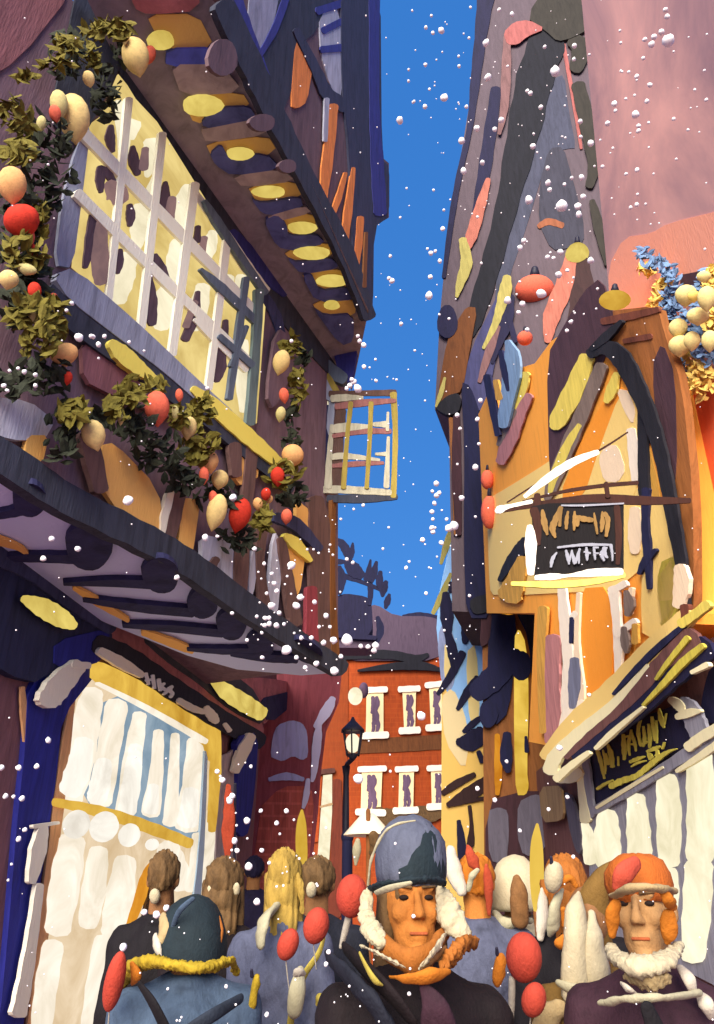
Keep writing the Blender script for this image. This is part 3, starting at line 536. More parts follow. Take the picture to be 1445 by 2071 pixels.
# ---- ochre gabled house with shop
O = thing('ochre_house', 'golden ochre gabled house on the right with a curved black bargeboard and a shop below', 'house', (3.0, 7, 0))
q(O, 'wall', PR1, [(968, 838), (985, 800), (1000, 830), (1010, 870), (1050, 745), (1082, 735), (1115, 690), (1190, 640), (1290, 640), (1400, 1240), (1400, 1262), (1118, 1510), (1070, 1500), (1082, 1240), (985, 1240)], 'r_orange', 0, 1.6, 0)
q(O, 'pilaster', PR1, [(1212, 655), (1222, 630), (1330, 618), (1342, 668), (1380, 780), (1402, 1000), (1404, 1250), (1392, 1240), (1374, 1100), (1330, 940), (1290, 800), (1250, 710)], 'r_brown', .03, .3)
q(O, 'panel', PR1, [(1318, 740), (1340, 690), (1366, 760), (1370, 960), (1352, 1000), (1336, 940)], 'r_maroon', .035)
s(O, 'trim', PR1, [(1218, 650, 14), (1270, 640, 16), (1330, 626, 12)], 'r_dbrown', .05, .1); s(O, 'trim', PR1, [(1262, 690, 10), (1316, 680, 12)], 'r_dbrown', .05)
q(O, 'roof_slope', PR1, [(1106, 720), (1140, 660), (1180, 590), (1216, 560), (1246, 650), (1222, 730), (1170, 850), (1128, 1010), (1112, 980)], 'r_maroon', .02)
q(O, 'plaster_panel', PR1, [(985, 1010), (1020, 990), (1085, 950), (1130, 920), (1300, 960), (1306, 1190), (1000, 1206), (990, 1190)], 'r_yellow', .015)
q(O, 'plaster_panel', PR1, [(1128, 1012), (1180, 880), (1240, 780), (1256, 800), (1230, 880), (1180, 1010)], 'r_orange2', .018)
q(O, 'plaster_panel', PR1, [(1180, 1008), (1215, 900), (1252, 800), (1276, 790), (1292, 850), (1294, 1000), (1230, 1016)], 'r_yellow', .02)
q(O, 'plaster_panel', PR1, [(1210, 926), (1226, 900), (1250, 900), (1266, 950), (1250, 976), (1222, 974)], 'r_cream', .025)
q(O, 'plaster_panel', PR1, [(1246, 786), (1270, 790), (1286, 830), (1280, 860), (1262, 830)], 'r_cream', .024)
s(O, 'plaster_panel', PR1, [(1276, 870, 18), (1284, 930, 24), (1286, 975, 16)], 'r_white', .03)
s(O, 'plaster_panel', PR1, [(1284, 1030, 20), (1284, 1080, 28), (1284, 1116, 18)], 'r_cream', .03)
q(O, 'plaster_panel', PR1, [(1296, 850), (1312, 900), (1332, 980), (1334, 1010), (1306, 1000)], 'r_gold', .02)
q(O, 'plaster_panel', PR1, [(1310, 1020), (1350, 1010), (1366, 1100), (1372, 1240), (1300, 1300), (1296, 1200)], 'r_yellow', .018)
q(O, 'plaster_panel', PR1, [(1172, 1190), (1232, 1186), (1240, 1300), (1236, 1400), (1180, 1440), (1166, 1340)], 'r_orange2', .02)
q(O, 'plaster_panel', PR1, [(1330, 1140), (1372, 1120), (1380, 1230), (1330, 1280)], 'r_olive', .012)
# rafters and studs
for a, m in (([(1186, 724, 30), (1160, 790, 40), (1128, 850, 34), (1118, 864, 16)], 'r_ystroke'), ([(1216, 740, 26), (1180, 830, 28), (1150, 900, 30), (1118, 980, 26), (1106, 1010, 12)], 'r_grey'), ([(1172, 860, 10), (1148, 900, 18), (1122, 960, 18), (1112, 1000, 8)], 'r_ystroke'), ([(1246, 755, 10), (1236, 790, 22), (1226, 812, 12)], 'r_ystroke'),
             ([(1064, 756, 16), (1050, 800, 24), (1032, 846, 14)], 'r_ystroke'), ([(1070, 800, 16), (1050, 840, 24), (1030, 890, 30), (1012, 934, 20)], 'r_mvs'), ([(1008, 900, 8), (1020, 870, 16), (1040, 830, 14)], 'r_grey'),
             ([(1298, 820, 18), (1300, 920, 20), (1302, 1000, 22)], 'r_black'), ([(1306, 990, 16), (1304, 1060, 14), (1308, 1110, 16), (1312, 1190, 8)], 'r_navy'), ([(1292, 1160, 8), (1306, 1132, 16), (1326, 1112, 8)], 'r_navy'), ([(1010, 1174, 8), (1030, 1140, 20), (1056, 1106, 26), (1062, 1090, 14)], 'r_black'), ([(1056, 1130, 20), (1040, 1180, 40), (1030, 1206, 50)], 'r_gold')):
    s(O, 'timber', PR1, a, m, .05)
s(O, 'bargeboard', PR1, [(1192, 716, 20), (1222, 702, 30), (1256, 726, 38), (1290, 790, 34), (1322, 870, 28), (1344, 960, 26), (1362, 1060, 26), (1378, 1150, 22), (1386, 1260, 20)], 'r_black', .09, .06)
s(O, 'bargeboard', PR1, [(1196, 706, 10), (1226, 680, 18), (1256, 650, 8)], 'r_black', .1, .1)
s(O, 'corbel', PR1, [(1374, 1146, 22), (1378, 1180, 32), (1372, 1224, 24)], 'r_cream', .14, .1)
s(O, 'corbel', PR1, [(1384, 1226, 18), (1386, 1252, 16)], 'r_dbrown', .15, .1)
# upstairs windows
for lab, pts, pan in (('tall white framed sash window', [([(1136, 1190, 16), (1142, 1260, 22), (1148, 1330, 20), (1144, 1400, 18), (1138, 1460, 22)], 'r_white'), ([(1164, 1240, 12), (1150, 1256, 12)], 'r_white'), ([(1170, 1200, 8), (1166, 1300, 10), (1176, 1400, 12), (1170, 1430, 14)], 'r_cream'), ([(1132, 1468, 22), (1154, 1450, 24), (1178, 1420, 16)], 'r_white')], [([(1156, 1250, 8), (1156, 1276, 10), (1154, 1300, 6)], 'r_navy'), ([(1162, 1334, 18), (1162, 1380, 26), (1158, 1430, 14)], 'r_slate')]),
                      ('slim white framed window beside the curved bargeboard', [([(1240, 1190, 22), (1246, 1250, 16), (1250, 1310, 18), (1248, 1372, 8)], 'r_white'), ([(1236, 1196, 14), (1264, 1180, 14)], 'r_white'), ([(1246, 1284, 16), (1284, 1256, 14)], 'r_white'), ([(1276, 1190, 8), (1272, 1240, 8)], 'r_cream')], [([(1266, 1196, 10), (1272, 1220, 22), (1268, 1244, 10)], 'r_grey'), ([(1262, 1270, 12), (1264, 1300, 18), (1266, 1320, 6)], 'r_grey'), ([(1284, 1264, 12), (1284, 1300, 14)], 'r_gold')])):
    w = multi(O, 'window', PR1, [('s', p) for p, m in pts if m == 'r_white'], 'r_white', .06); w['label'] = lab
    multi(w, 'sill', PR1, [('s', p) for p, m in pts if m == 'r_cream'], 'r_cream', .05)
    for p, m in pan: s(w, 'pane', PR1, p, m, .055, .03)
s(O, 'timber', PR1, [(1118, 1290, 30), (1114, 1380, 34), (1118, 1440, 32), (1112, 1500, 22)], 'r_slate' if False else 'r_mvs', .04)
s(O, 'timber', PR1, [(1098, 1230, 20), (1094, 1340, 16), (1098, 1480, 14)], 'r_gold', .04)
# cornice
for a, m, o in (([(1100, 1530, 22), (1160, 1462, 36), (1240, 1390, 38), (1320, 1310, 40), (1392, 1244, 36)], 'r_yellow', .1), ([(1376, 1262, 20), (1400, 1246, 18), (1430, 1222, 20)], 'r_ystroke', .16),
                ([(1112, 1560, 30), (1126, 1526, 28), (1180, 1474, 22), (1240, 1424, 18), (1310, 1346, 8)], 'r_corn', .13), ([(1240, 1404, 6), (1280, 1360, 12), (1330, 1310, 14), (1384, 1264, 10)], 'r_navy', .14),
                ([(1144, 1530, 14), (1210, 1468, 24), (1280, 1404, 30), (1340, 1340, 34), (1400, 1290, 50)], 'r_cornm', .12), ([(1160, 1530, 14), (1220, 1490, 24), (1290, 1430, 40), (1350, 1370, 50), (1424, 1310, 56)], 'r_signv', .11),
                ([(1326, 1374, 6), (1350, 1340, 10), (1390, 1290, 12)], 'r_olive', .16), ([(1300, 1426, 6), (1340, 1384, 12), (1380, 1340, 16), (1420, 1306, 12)], 'r_olive', .17), ([(1398, 1360, 8), (1430, 1344, 12)], 'r_corn', .17),
                ([(1204, 1514, 8), (1240, 1480, 12), (1300, 1430, 6)], 'r_corn', .18), ([(1124, 1576, 16), (1150, 1552, 15), (1190, 1522, 10)], 'r_corn', .15)):
    s(O, 'cornice', PR1, a, m, o, .06)
q(O, 'shop_wall', PR0, [(1085, 1560), (1190, 1480), (1440, 1290), (1560, 1250), (1600, 2500), (1100, 2000)], 'r_cornm', 0, 1.6, 0)
q(O, 'doorway', PR0, [(1424, 1390), (1436, 1350), (1470, 1340), (1480, 1450), (1430, 1466), (1416, 1440)], 'r_signv', .1)
SG_ = q(O, 'signboard', PR0, [(1190, 1532), (1208, 1512), (1300, 1450), (1366, 1426), (1376, 1450), (1402, 1496), (1300, 1570), (1206, 1626), (1198, 1580)], 'r_signv', .14, .06, 0)
def RG(x, y): return (1100 + x * .2388, 1240 + y * .2388)
b = MB()
LT = [[(450, 1160, 26), (480, 1250, 34), (512, 1400, 18)], [(500, 1160, 14), (520, 1270, 20), (515, 1360, 20)], [(540, 1110, 16), (566, 1190, 44), (580, 1300, 36)], [(524, 1190, 16), (546, 1280, 24)], [(628, 1215, 12), (630, 1290, 14)],
      [(672, 1030, 24), (680, 1140, 44), (680, 1240, 20)], [(680, 1050, 20), (716, 1042, 16)], [(740, 990, 16), (716, 1110, 26), (726, 1205, 12)], [(740, 1010, 20), (768, 1100, 24), (778, 1170, 10)], [(720, 1110, 18), (760, 1110, 16)],
      [(815, 910, 18), (796, 1000, 26), (818, 1120, 22)], [(815, 1120, 20), (870, 1090, 24)], [(840, 960, 14), (850, 1060, 26), (840, 1130, 16)], [(884, 940, 16), (896, 1060, 30), (892, 1140, 14)], [(912, 880, 18), (924, 960, 30), (940, 1080, 18)], [(950, 910, 10), (950, 1000, 20), (954, 1100, 10)],
      [(974, 810, 12), (990, 900, 40), (1014, 970, 14)], [(1034, 850, 8), (1012, 940, 20)],
      [(730, 1260, 26), (790, 1235, 34), (850, 1215, 14)], [(740, 1300, 10), (790, 1270, 22), (860, 1250, 10)], [(880, 1180, 16), (900, 1220, 44), (890, 1240, 14)], [(870, 1170, 16), (930, 1150, 34), (976, 1130, 20)], [(950, 1150, 14), (960, 1190, 26), (940, 1210, 10)], [(1000, 1150, 14), (1016, 1096, 14)],
      [(450, 1490, 24), (510, 1450, 26), (580, 1416, 14)], [(560, 1470, 50), (660, 1420, 54), (780, 1380, 46), (870, 1310, 48), (980, 1220, 44), (1060, 1170, 26), (1120, 1150, 8)]]
for a in LT: b.stroke(PR0, [RG(x, y) + (w * .2388,) for x, y, w in a], .16, .02, jit=.15)
b.build('lettering', 'r_letter', SG_)
for a, m, o in (([(1178, 1536, 24), (1186, 1590, 22), (1192, 1650, 20)], 'r_sgrey', .16), ([(1168, 1530, 14), (1176, 1600, 14), (1184, 1660, 22)], 'r_corn', .17), ([(1200, 1640, 16), (1280, 1594, 20), (1380, 1530, 24), (1470, 1470, 30)], 'r_sgrey', .18), ([(1206, 1634, 6), (1260, 1600, 8), (1340, 1552, 6)], 'r_corn', .2), ([(1368, 1560, 8), (1420, 1526, 14), (1470, 1490, 16)], 'r_corn', .2),
                ([(1376, 1420, 26), (1394, 1436, 36), (1408, 1470, 40), (1420, 1496, 34)], 'r_sgrey', .2), ([(1354, 1414, 12), (1372, 1426, 20), (1380, 1440, 12)], 'r_corn', .23), ([(1368, 1450, 12), (1392, 1442, 18), (1416, 1438, 6)], 'r_corn', .24), ([(1390, 1512, 20), (1420, 1490, 22), (1470, 1462, 22)], 'r_corn', .22), ([(1130, 1576, 16), (1156, 1570, 26), (1172, 1560, 20)], 'r_corn', .2)):
    s(O, 'sign_frame', PR0, a, m, o)
RW = q(O, 'shop_window', PR0, [(1188, 1660), (1300, 1590), (1480, 1480), (1560, 1440), (1600, 2100), (1440, 1990), (1240, 1890), (1196, 1860)], 'r_sgrey', .05, .06, 0)
RW['label'] = 'bright shop window with cream panes between grey mullions'
for a in ([(1228, 1646, 38), (1228, 1690, 52), (1230, 1744, 50)], [(1286, 1614, 34), (1290, 1670, 46), (1294, 1730, 48)], [(1348, 1574, 40), (1352, 1650, 50), (1352, 1744, 42)], [(1412, 1530, 50), (1420, 1640, 62), (1414, 1736, 54)], [(1490, 1490, 50), (1500, 1600, 60), (1500, 1720, 60)], [(1412, 1752, 54), (1408, 1840, 56), (1400, 1936, 46)], [(1352, 1762, 30), (1358, 1810, 26), (1356, 1860, 12)], [(1180, 1668, 18), (1190, 1700, 26), (1192, 1744, 22)], [(1486, 1750, 50), (1486, 1850, 54), (1480, 1960, 44)], [(1296, 1760, 46), (1294, 1880, 46)], [(1232, 1760, 46), (1232, 1850, 46)]):
    s(RW, 'pane', PR0, a, 'e_pale', .07, .03)
for a, m in (([(1170, 1480 + 100, 30), (1112, 1630, 50), (1118, 1660, 44)], 'f_beige'),): pass
q(O, 'shop_pier', PR0, [(1090, 1592), (1134, 1588), (1140, 1640), (1136, 1660), (1096, 1664)], 'f_beige', .12)
q(O, 'shop_pier', PR0, [(1140, 1600), (1158, 1612), (1176, 1680), (1174, 1730), (1164, 1720), (1150, 1670)], 'f_greyw', .1)
# ---- hanging sign
SP = PR1.hit(1392, 1016, .05)
SGP = Plane((0, SP.y, 0), (-.02, -1, 0))
N = thing('hanging_sign', 'black hanging sign board with gold and white lettering on a bracket arm', 'sign', SGP.hit(1392, 1016))
bk = s(N, 'bracket_arm', SGP, [(1006, 1032, 13), (1060, 1022, 14), (1110, 1018, 14), (1200, 1008, 18), (1300, 1012, 18), (1396, 1012, 10)], 'f_signf', 0, .04)
s(bk, 'tip', SGP, [(1004, 1034, 8), (1012, 1030, 16), (1030, 1024, 8), (1076, 1014, 8)], 'r_white', .012, .05)
s(N, 'rod', SGP, [(1058, 1014, 4), (1140, 994, 7), (1220, 982, 8), (1290, 976, 8)], 'f_signf', .0, .02)
s(N, 'stay', SGP, [(1062, 1004, 8), (1110, 966, 16), (1160, 934, 16), (1210, 914, 10)], 'r_white', .01, .02)
s(N, 'stay', SGP, [(1026, 1016, 3), (1100, 970, 3), (1210, 912, 4), (1270, 874, 3)], 'f_signf', 0, .012)
for a in ([(1087, 1000, 13), (1088, 1026, 15)], [(1226, 976, 8), (1230, 1004, 10)]): s(N, 'hanger', SGP, a, 'f_signf', .016, .02)
BO = q(N, 'board', SGP, [(1076, 1024), (1110, 1018), (1200, 1016), (1262, 1018), (1262, 1150), (1180, 1156), (1082, 1166)], 'f_signb', .02, .05, 0)
for a in ([(1080, 1030, 18), (1088, 1060, 16), (1088, 1100, 12)], [(1248, 1024, 12), (1252, 1080, 14), (1250, 1140, 8)]): s(BO, 'frame', SGP, a, 'f_signf', .035, .02)
s(BO, 'frame', SGP, [(1072, 1064, 12), (1074, 1100, 24), (1074, 1160, 14)], 'r_white', .04, .04)
s(BO, 'frame', SGP, [(1084, 1168, 10), (1120, 1166, 13), (1150, 1164, 6), (1200, 1158, 16), (1258, 1156, 14)], 'r_white', .04, .05)
s(BO, 'frame', SGP, [(1036, 1180, 8), (1120, 1182, 14), (1200, 1176, 12), (1262, 1162, 12)], 'r_ystroke', .03, .05)
s(BO, 'frame', SGP, [(1136, 1022, 3), (1180, 1022, 4), (1262, 1018, 3)], 'f_let', .04, .01)
def SGm(x, y): return (990 + x * .2907, 860 + y * .2907)
b = MB()
for a in ([(370, 590, 20), (384, 680, 44), (404, 760, 16)], [(500, 570, 30), (460, 660, 44), (440, 720, 44), (460, 780, 16)], [(500, 580, 20), (490, 700, 20)], [(548, 600, 14), (538, 660, 28), (536, 720, 18)], [(594, 600, 12), (594, 660, 30), (590, 730, 12)], [(600, 640, 30), (650, 650, 40), (720, 660, 30)], [(730, 610, 10), (740, 680, 20), (752, 755, 14)], [(786, 600, 10), (788, 680, 34), (780, 740, 14)], [(800, 610, 30), (826, 660, 34), (814, 770, 22)], [(620, 650, 26), (612, 700, 22)]):
    b.stroke(SGP, [SGm(x, y) + (w * .2907,) for x, y, w in a], .034, .012, jit=.12)
b.build('lettering', 'f_gold', BO)
b = MB()
for a in ([(470, 885, 10), (440, 930, 26), (430, 985, 14)], [(476, 850, 14), (560, 840, 16), (680, 830, 20), (850, 832, 14)], [(534, 870, 14), (548, 920, 26), (556, 966, 10)], [(576, 870, 12), (556, 950, 14)], [(576, 880, 12), (590, 940, 24), (592, 966, 8)], [(630, 860, 16), (612, 920, 22), (600, 960, 14)], [(626, 880, 12), (624, 960, 12)], [(676, 850, 14), (680, 900, 24), (682, 940, 10)], [(660, 880, 12), (704, 890, 14)], [(728, 850, 14), (734, 900, 18), (738, 934, 10)], [(724, 850, 14), (760, 850, 12)], [(730, 890, 8), (760, 890, 12)], [(820, 850, 12), (780, 890, 24), (800, 940, 14)], [(800, 850, 30), (806, 900, 26), (824, 920, 12)], [(846, 830, 22), (856, 890, 16), (858, 940, 10)]):
    b.stroke(SGP, [SGm(x, y) + (w * .2907,) for x, y, w in a], .034, .012, jit=.12)
b.build('lettering', 'f_let', BO)
# ---- tall dark gable house with brown ground floor
D = thing('gable_house', 'tall narrow grey house with a steep dark gable and brown lower storey', 'house', (2.6, 12, 0))
q(D, 'wall', GP, [(972, -60), (1215, -60), (1215, 200), (1225, 500), (1240, 660), (1180, 800), (1110, 760), (1010, 880), (1000, 1240), (915, 1236), (908, 840), (880, 828), (890, 640), (905, 480), (930, 330), (955, 180)], 'f_grey', 0, 2.0, 0)
q(D, 'wall', GP, [(975, 1200), (1095, 1205), (1100, 1480), (1180, 1520), (1190, 2000), (982, 2000)], 'f_tan', -.02, 2.0, 0)
q(D, 'slate_strip', GP, [(1118, 160), (1142, 150), (1150, 220), (1166, 300), (1150, 300), (1110, 310), (1062, 470), (1030, 560), (1022, 640), (996, 600), (1040, 420)], 'f_slate', .03)
q(D, 'gable_window', GP, [(1110, 300), (1140, 296), (1158, 360), (1180, 440), (1182, 492), (1150, 502), (1116, 506), (1090, 452), (1092, 370)], 'f_slated', .05)
s(D, 'vent', GP, [(1090, 458, 10), (1110, 448, 14), (1138, 456, 12)], 'f_copper', .07)
s(D, 'bargeboard', GP, [(1110, 80, 74), (1082, 160, 74), (1056, 280, 64), (1024, 420, 44), (992, 540, 40), (962, 640, 34), (952, 680, 12)], 'f_black', .1, .25)
s(D, 'bargeboard', GP, [(986, -30, 40), (974, 60, 26), (962, 160, 20), (950, 260, 12), (930, 350, 12), (914, 440, 12), (898, 560, 8)], 'f_navy', .08, .2)
s(D, 'trim', GP, [(1004, 180, 22), (990, 280, 26), (974, 380, 24), (958, 440, 8)], 'f_navy', .06)
q(D, 'ridge_cap', GP, [(1064, 34), (1120, -50), (1238, -50), (1232, 10), (1206, 50), (1160, 76), (1128, 84), (1104, 62)], 'f_olive', .2, .4)
q(D, 'trim', GP, [(1018, 66), (1040, 44), (1070, 40), (1104, 58), (1066, 74), (1048, 90), (1026, 90)], 'f_pink', .22)  # pink highlight on the gable top, painted as a flat piece
s(D, 'trim', GP, [(1026, 74, 14), (1024, 150, 20), (1020, 220, 16), (1010, 270, 8)], 'f_mvpink', .2)
s(D, 'trim', GP, [(988, 362, 10), (974, 410, 20), (956, 470, 24), (946, 500, 14)], 'f_salmon', .16)
s(D, 'trim', GP, [(936, 484, 16), (944, 530, 24), (932, 570, 18), (924, 600, 6)], 'f_yg', .17)
for a in ([(1160, 80, 30), (1176, 100, 40), (1164, 140, 26)], [(1170, 172, 28), (1188, 250, 32), (1202, 330, 26), (1192, 376, 16)], [(1198, 406, 12), (1212, 460, 22), (1228, 534, 10)]): s(D, 'bargeboard', GP, a, 'f_olive', .15, .2)
s(D, 'bargeboard', GP, [(1140, 90, 8), (1160, 200, 8), (1176, 300, 6)], 'f_pink', .05)
s(D, 'panel', GP, [(1172, 530, 40), (1180, 640, 60), (1160, 740, 60)], 'f_slated' if False else 'f_dbrown', .04)
s(D, 'trim', GP, [(1156, 520, 24), (1140, 580, 36), (1116, 640, 34), (1108, 690, 14)], 'f_salmon', .06)
q(D, 'fascia', GP, [(926, 648), (944, 620), (966, 622), (952, 700), (936, 790), (908, 802), (884, 828), (890, 770), (904, 690)], 'f_brown', .18, .4)
MB().ell(GP, 905, 650, 21, 34, .22, .2).build('corbel', 'f_navy', D)
q(D, 'gutter_end', GP, [(880, 824), (904, 800), (926, 794), (934, 808), (928, 834), (906, 840), (890, 832)], 'f_black', .24, .4)
s(D, 'trim', GP, [(900, 764, 5), (892, 796, 10), (882, 822, 4)], 'f_yg', .26)
q(D, 'slate_strip', GP, [(985, 640), (1010, 590), (1024, 620), (1010, 690), (984, 820), (972, 836), (934, 780), (956, 700)], 'f_ybg', .12, .1)
s(D, 'trim', GP, [(1026, 560, 16), (1022, 590, 26), (1010, 630, 18), (1000, 660, 14), (978, 704, 6)], 'f_yg', .2)
s(D, 'trim', GP, [(1008, 660, 10), (990, 710, 18), (970, 772, 8)], 'f_mvpink', .19)
s(D, 'timber', GP, [(1028, 600, 26), (1022, 650, 30), (1006, 700, 16), (996, 734, 6)], 'f_navy', .17); s(D, 'timber', GP, [(1030, 640, 10), (1042, 690, 12)], 'f_navy', .17)
# dormer cheek glazing in front of the ochre wall
PRg = PR1
for a, m in (([(1026, 690, 10), (1036, 740, 34), (1016, 860, 22)], 'r_lblue'), ([(1012, 710, 8), (1020, 750, 14), (1028, 790, 6)], 'r_navy'), ([(984, 760, 14), (994, 810, 16), (1006, 880, 10)], 'r_navy'), ([(1002, 770, 10), (1010, 806, 14)], 'r_gold')): s(O, 'dormer_glazing', PR1, a, m, .06)
q(D, 'corner_post', GP, [(932, 772), (952, 780), (972, 836), (984, 1000), (992, 1120), (994, 1250), (944, 1250), (938, 1100), (940, 900)], 'f_post', .2, .2)
s(D, 'trim', GP, [(924, 842, 14), (924, 960, 20), (928, 1080, 12)], 'f_maroon', .1); s(D, 'trim', GP, [(912, 846, 8), (918, 960, 8), (922, 1080, 8)], 'f_tan', .08)
q(D, 'panel', GP, [(990, 1220), (1040, 1222), (1046, 1300), (1030, 1440), (1000, 1470), (984, 1440)], 'f_post', .06)
q(D, 'panel', GP, [(975, 1235), (996, 1236), (990, 1300), (970, 1310)], 'f_maroon', .08)
q(D, 'panel', GP, [(1040, 1230), (1086, 1240), (1092, 1330), (1080, 1440), (1070, 1290)], 'f_post', .05)
sw = q(D, 'lit_window', GP, [(1040, 1290), (1050, 1270), (1064, 1300), (1070, 1400), (1066, 1560), (1070, 1590), (1064, 1608), (1044, 1608), (1040, 1500)], 'e_strip', .1)
s(D, 'lit_window', GP, [(1006, 1486, 10), (1008, 1560, 16), (1006, 1606, 8)], 'e_orange', .1)
s(D, 'lit_window', GP, [(1014, 1236, 8), (1034, 1234, 16), (1050, 1226, 8)], 'e_orange', .12)
for a in ([(962, 1402, 40), (1000, 1370, 50), (1036, 1330, 40), (1060, 1330, 10)], [(1026, 1484, 16), (1024, 1530, 26), (1028, 1560, 12)], [(1064, 1490, 6), (1066, 1520, 10)]): s(D, 'shutter', GP, a, 'f_post', .14)
each(D, 'shutter', GP, [('e', 988, 1444, 19, 28), ('e', 1054, 1346, 22, 30)], 'f_post', .16)
q(D, 'doorway', GP, [(982, 1620), (1060, 1600), (1100, 1600), (1180, 1700), (1186, 1900), (982, 1900)], 'f_maroon', .04)
for p in ([(986, 1640), (1010, 1632), (1028, 1640), (1030, 1690), (1024, 1750), (990, 1740)], [(1048, 1622), (1080, 1606), (1100, 1610), (1112, 1660), (1104, 1720), (1060, 1734), (1046, 1690)]): q(D, 'stone_pier', GP, p, 'f_greyw', .1)
d = thing('wall_lamp', 'small cream wall lamp in the dark doorway of the brown lower storey', 'lamp', GP.hit(1025, 1672, .2))
MB().pball(1025, 1680, 12.0, 9, 15).build('globe', 'e_pale', d); MB().pball(1038, 1656, 12.2, 7, 9).build('bracket', 'f_tan', d)
# black hooped lamp bracket
d = thing('lamp_bracket', 'black hooped iron bracket arching over the yellow lit window strip', 'bracket', GP.hit(1088, 1480, .2))
s(d, 'hoop', GP, [(960, 1226, 34), (1000, 1216, 36), (1040, 1212, 30), (1066, 1232, 40), (1082, 1280, 30), (1090, 1360, 16), (1092, 1440, 14), (1086, 1480, 20), (1084, 1490, 8)], 'f_black', .24, .2)
# ---- far yellow house
YH = Plane((1.7, 12.3, 0), (-.3, -.95, 0))
Y = thing('narrow_house', 'narrow house with pale blue upper wall and bright yellow lower wall hung with dark signs', 'house', (2.6, 16.5, 0))
q(Y, 'wall', YH, [(894, 1380), (984, 1400), (996, 1640), (996, 2000), (892, 2000)], 'f_yellow', 0, 1.5, 0)
q(Y, 'upper_wall', YH, [(918, 1060), (950, 1050), (996, 1240), (996, 1480), (960, 1500), (896, 1392), (880, 1240)], 'f_pblue', .005, 1.5)
for p, m in (([(884, 1290), (904, 1240), (930, 1330), (914, 1400), (894, 1390)], 'f_gblue'), ([(892, 1410), (916, 1390), (940, 1440), (950, 1500), (940, 1560), (900, 1500)], 'f_cream'), ([(942, 1320), (964, 1300), (972, 1460), (950, 1470)], 'f_yellow2'), ([(900, 1290), (916, 1340), (910, 1390), (898, 1370)], 'f_yellow2')): q(Y, 'plaster_panel', YH, p, m, .03)
s(Y, 'trim', YH, [(914, 1068, 8), (904, 1100, 14), (892, 1140, 6)], 'f_yg', .05); s(Y, 'trim', YH, [(912, 1160, 6), (896, 1200, 14), (876, 1240, 8)], 'f_yg', .05)
for a in ([(902, 1200, 14), (904, 1240, 28), (906, 1280, 16)], [(906, 1280, 14), (916, 1320, 22), (918, 1350, 10)], [(886, 1404, 8), (912, 1366, 16), (936, 1320, 16)], [(926, 1434, 8), (946, 1400, 18), (966, 1370, 12)], [(938, 1480, 8), (956, 1464, 14), (974, 1450, 8)], [(912, 1178, 8), (912, 1196, 10)], [(938, 1250, 10), (942, 1280, 18), (940, 1300, 10)], [(926, 1500, 14), (950, 1500, 40), (976, 1484, 34)], [(968, 1520, 10), (976, 1540, 12)]):
    s(Y, 'shutter', YH, a, 'f_navy', .08)
for a in ([(896, 1604, 10), (922, 1586, 16), (960, 1566, 10)], [(906, 1628, 10), (946, 1608, 30), (986, 1580, 24)], [(940, 1622, 8), (984, 1614, 8), (1002, 1616, 6)], [(950, 1630, 8), (954, 1670, 8), (952, 1706, 16), (950, 1712, 6)]): s(Y, 'sign_bracket', YH, a, 'f_dbrown', .1)
s(Y, 'banner', YH, [(928, 1660, 8), (934, 1710, 18), (930, 1756, 8)], 'f_navy', .12)
# small lanterns and lights on the right-hand houses
def orb(name, lab, cat, px, py, t, rx, ry, m, group=None, hook=None, rot=0):
    d = thing(name, lab, cat, at(px, py, t), group)
    b = MB().pball(px, py, t, rx, ry, .9, rot=rot)
    b.build('shade', m, d)
    k = t / F
    MB().cap(at(px, py - ry * 1.05, t), at(px, py - ry * 1.3 - 2, t), rx * .25 * k, rx * .18 * k).build('cap', 'iron', d)
    return d
orb('round_lamp', 'round yellow lamp on the grey gable wall', 'lamp', 1168, 516, 13.5, 24, 25, 'e_lamp')
orb('round_lamp', 'lumpy golden lamp on top of the brown pilaster', 'lamp', 1244, 607, 5.9, 32, 20, 'e_gold')
gl = 'coral paper lanterns on the right-hand houses'
orb('paper_lantern', 'large pale coral paper lantern below the grey gable wall', 'lantern', 1082, 586, 13.4, 40, 30, 'b_coral', gl)
orb('paper_lantern', 'small coral paper lantern at the peak of the orange wall', 'lantern', 1062, 684, 10.4, 16, 15, 'b_coral', gl)
orb('paper_lantern', 'coral paper lantern at the tip of the hanging sign arm', 'lantern', 990, 1036, 10.2, 17, 34, 'b_coral', gl)
orb('paper_lantern', 'coral paper lantern on the orange wall above the sign arm', 'lantern', 986, 970, 10.3, 13, 20, 'b_coral', gl)
orb('paper_lantern', 'small tilted red lantern on the navy corner post', 'lantern', 953, 1106, 12.2, 13, 19, 'b_red', gl, rot=.5)
# right garland
gd = thing('garland', 'hanging garland of yellow and grey blue leaves on the pink wall at the right edge', 'garland', PR2.hit(1390, 640, .2), 'leafy garlands with baubles')
mm('R', 'f', g_blue=(112, 142, 178, .3), g_yell=(236, 202, 106, .2), g_yell2=(226, 204, 132, .2))
for nm, m, lst in (('blue_foliage', 'g_blue', [(1302, 512, 16, 18), (1326, 532, 26, 14), (1352, 548, 20, 16), (1360, 600, 24, 50), (1400, 660, 30, 50), (1430, 580, 26, 40), (1378, 740, 20, 40), (1425, 700, 26, 40), (1350, 650, 14, 30)]), ('yellow_foliage', 'g_yell', [(1344, 585, 22, 40), (1310, 545, 20, 12), (1322, 610, 14, 20), (1408, 720, 24, 50), (1372, 770, 16, 30), (1436, 640, 16, 60), (1440, 560, 16, 30), (1420, 770, 26, 40)])):
    b = MB()
    for cx, cy, rx, ry in lst:
        t = (PR2.hit(cx, cy, .15) - CAM).dot(FWD)
        leaves(b, cx, cy, rx, ry, t, int(rx * ry * .075) + 10, .085, .6)
    b.build(nm, m, gd, fix=False)
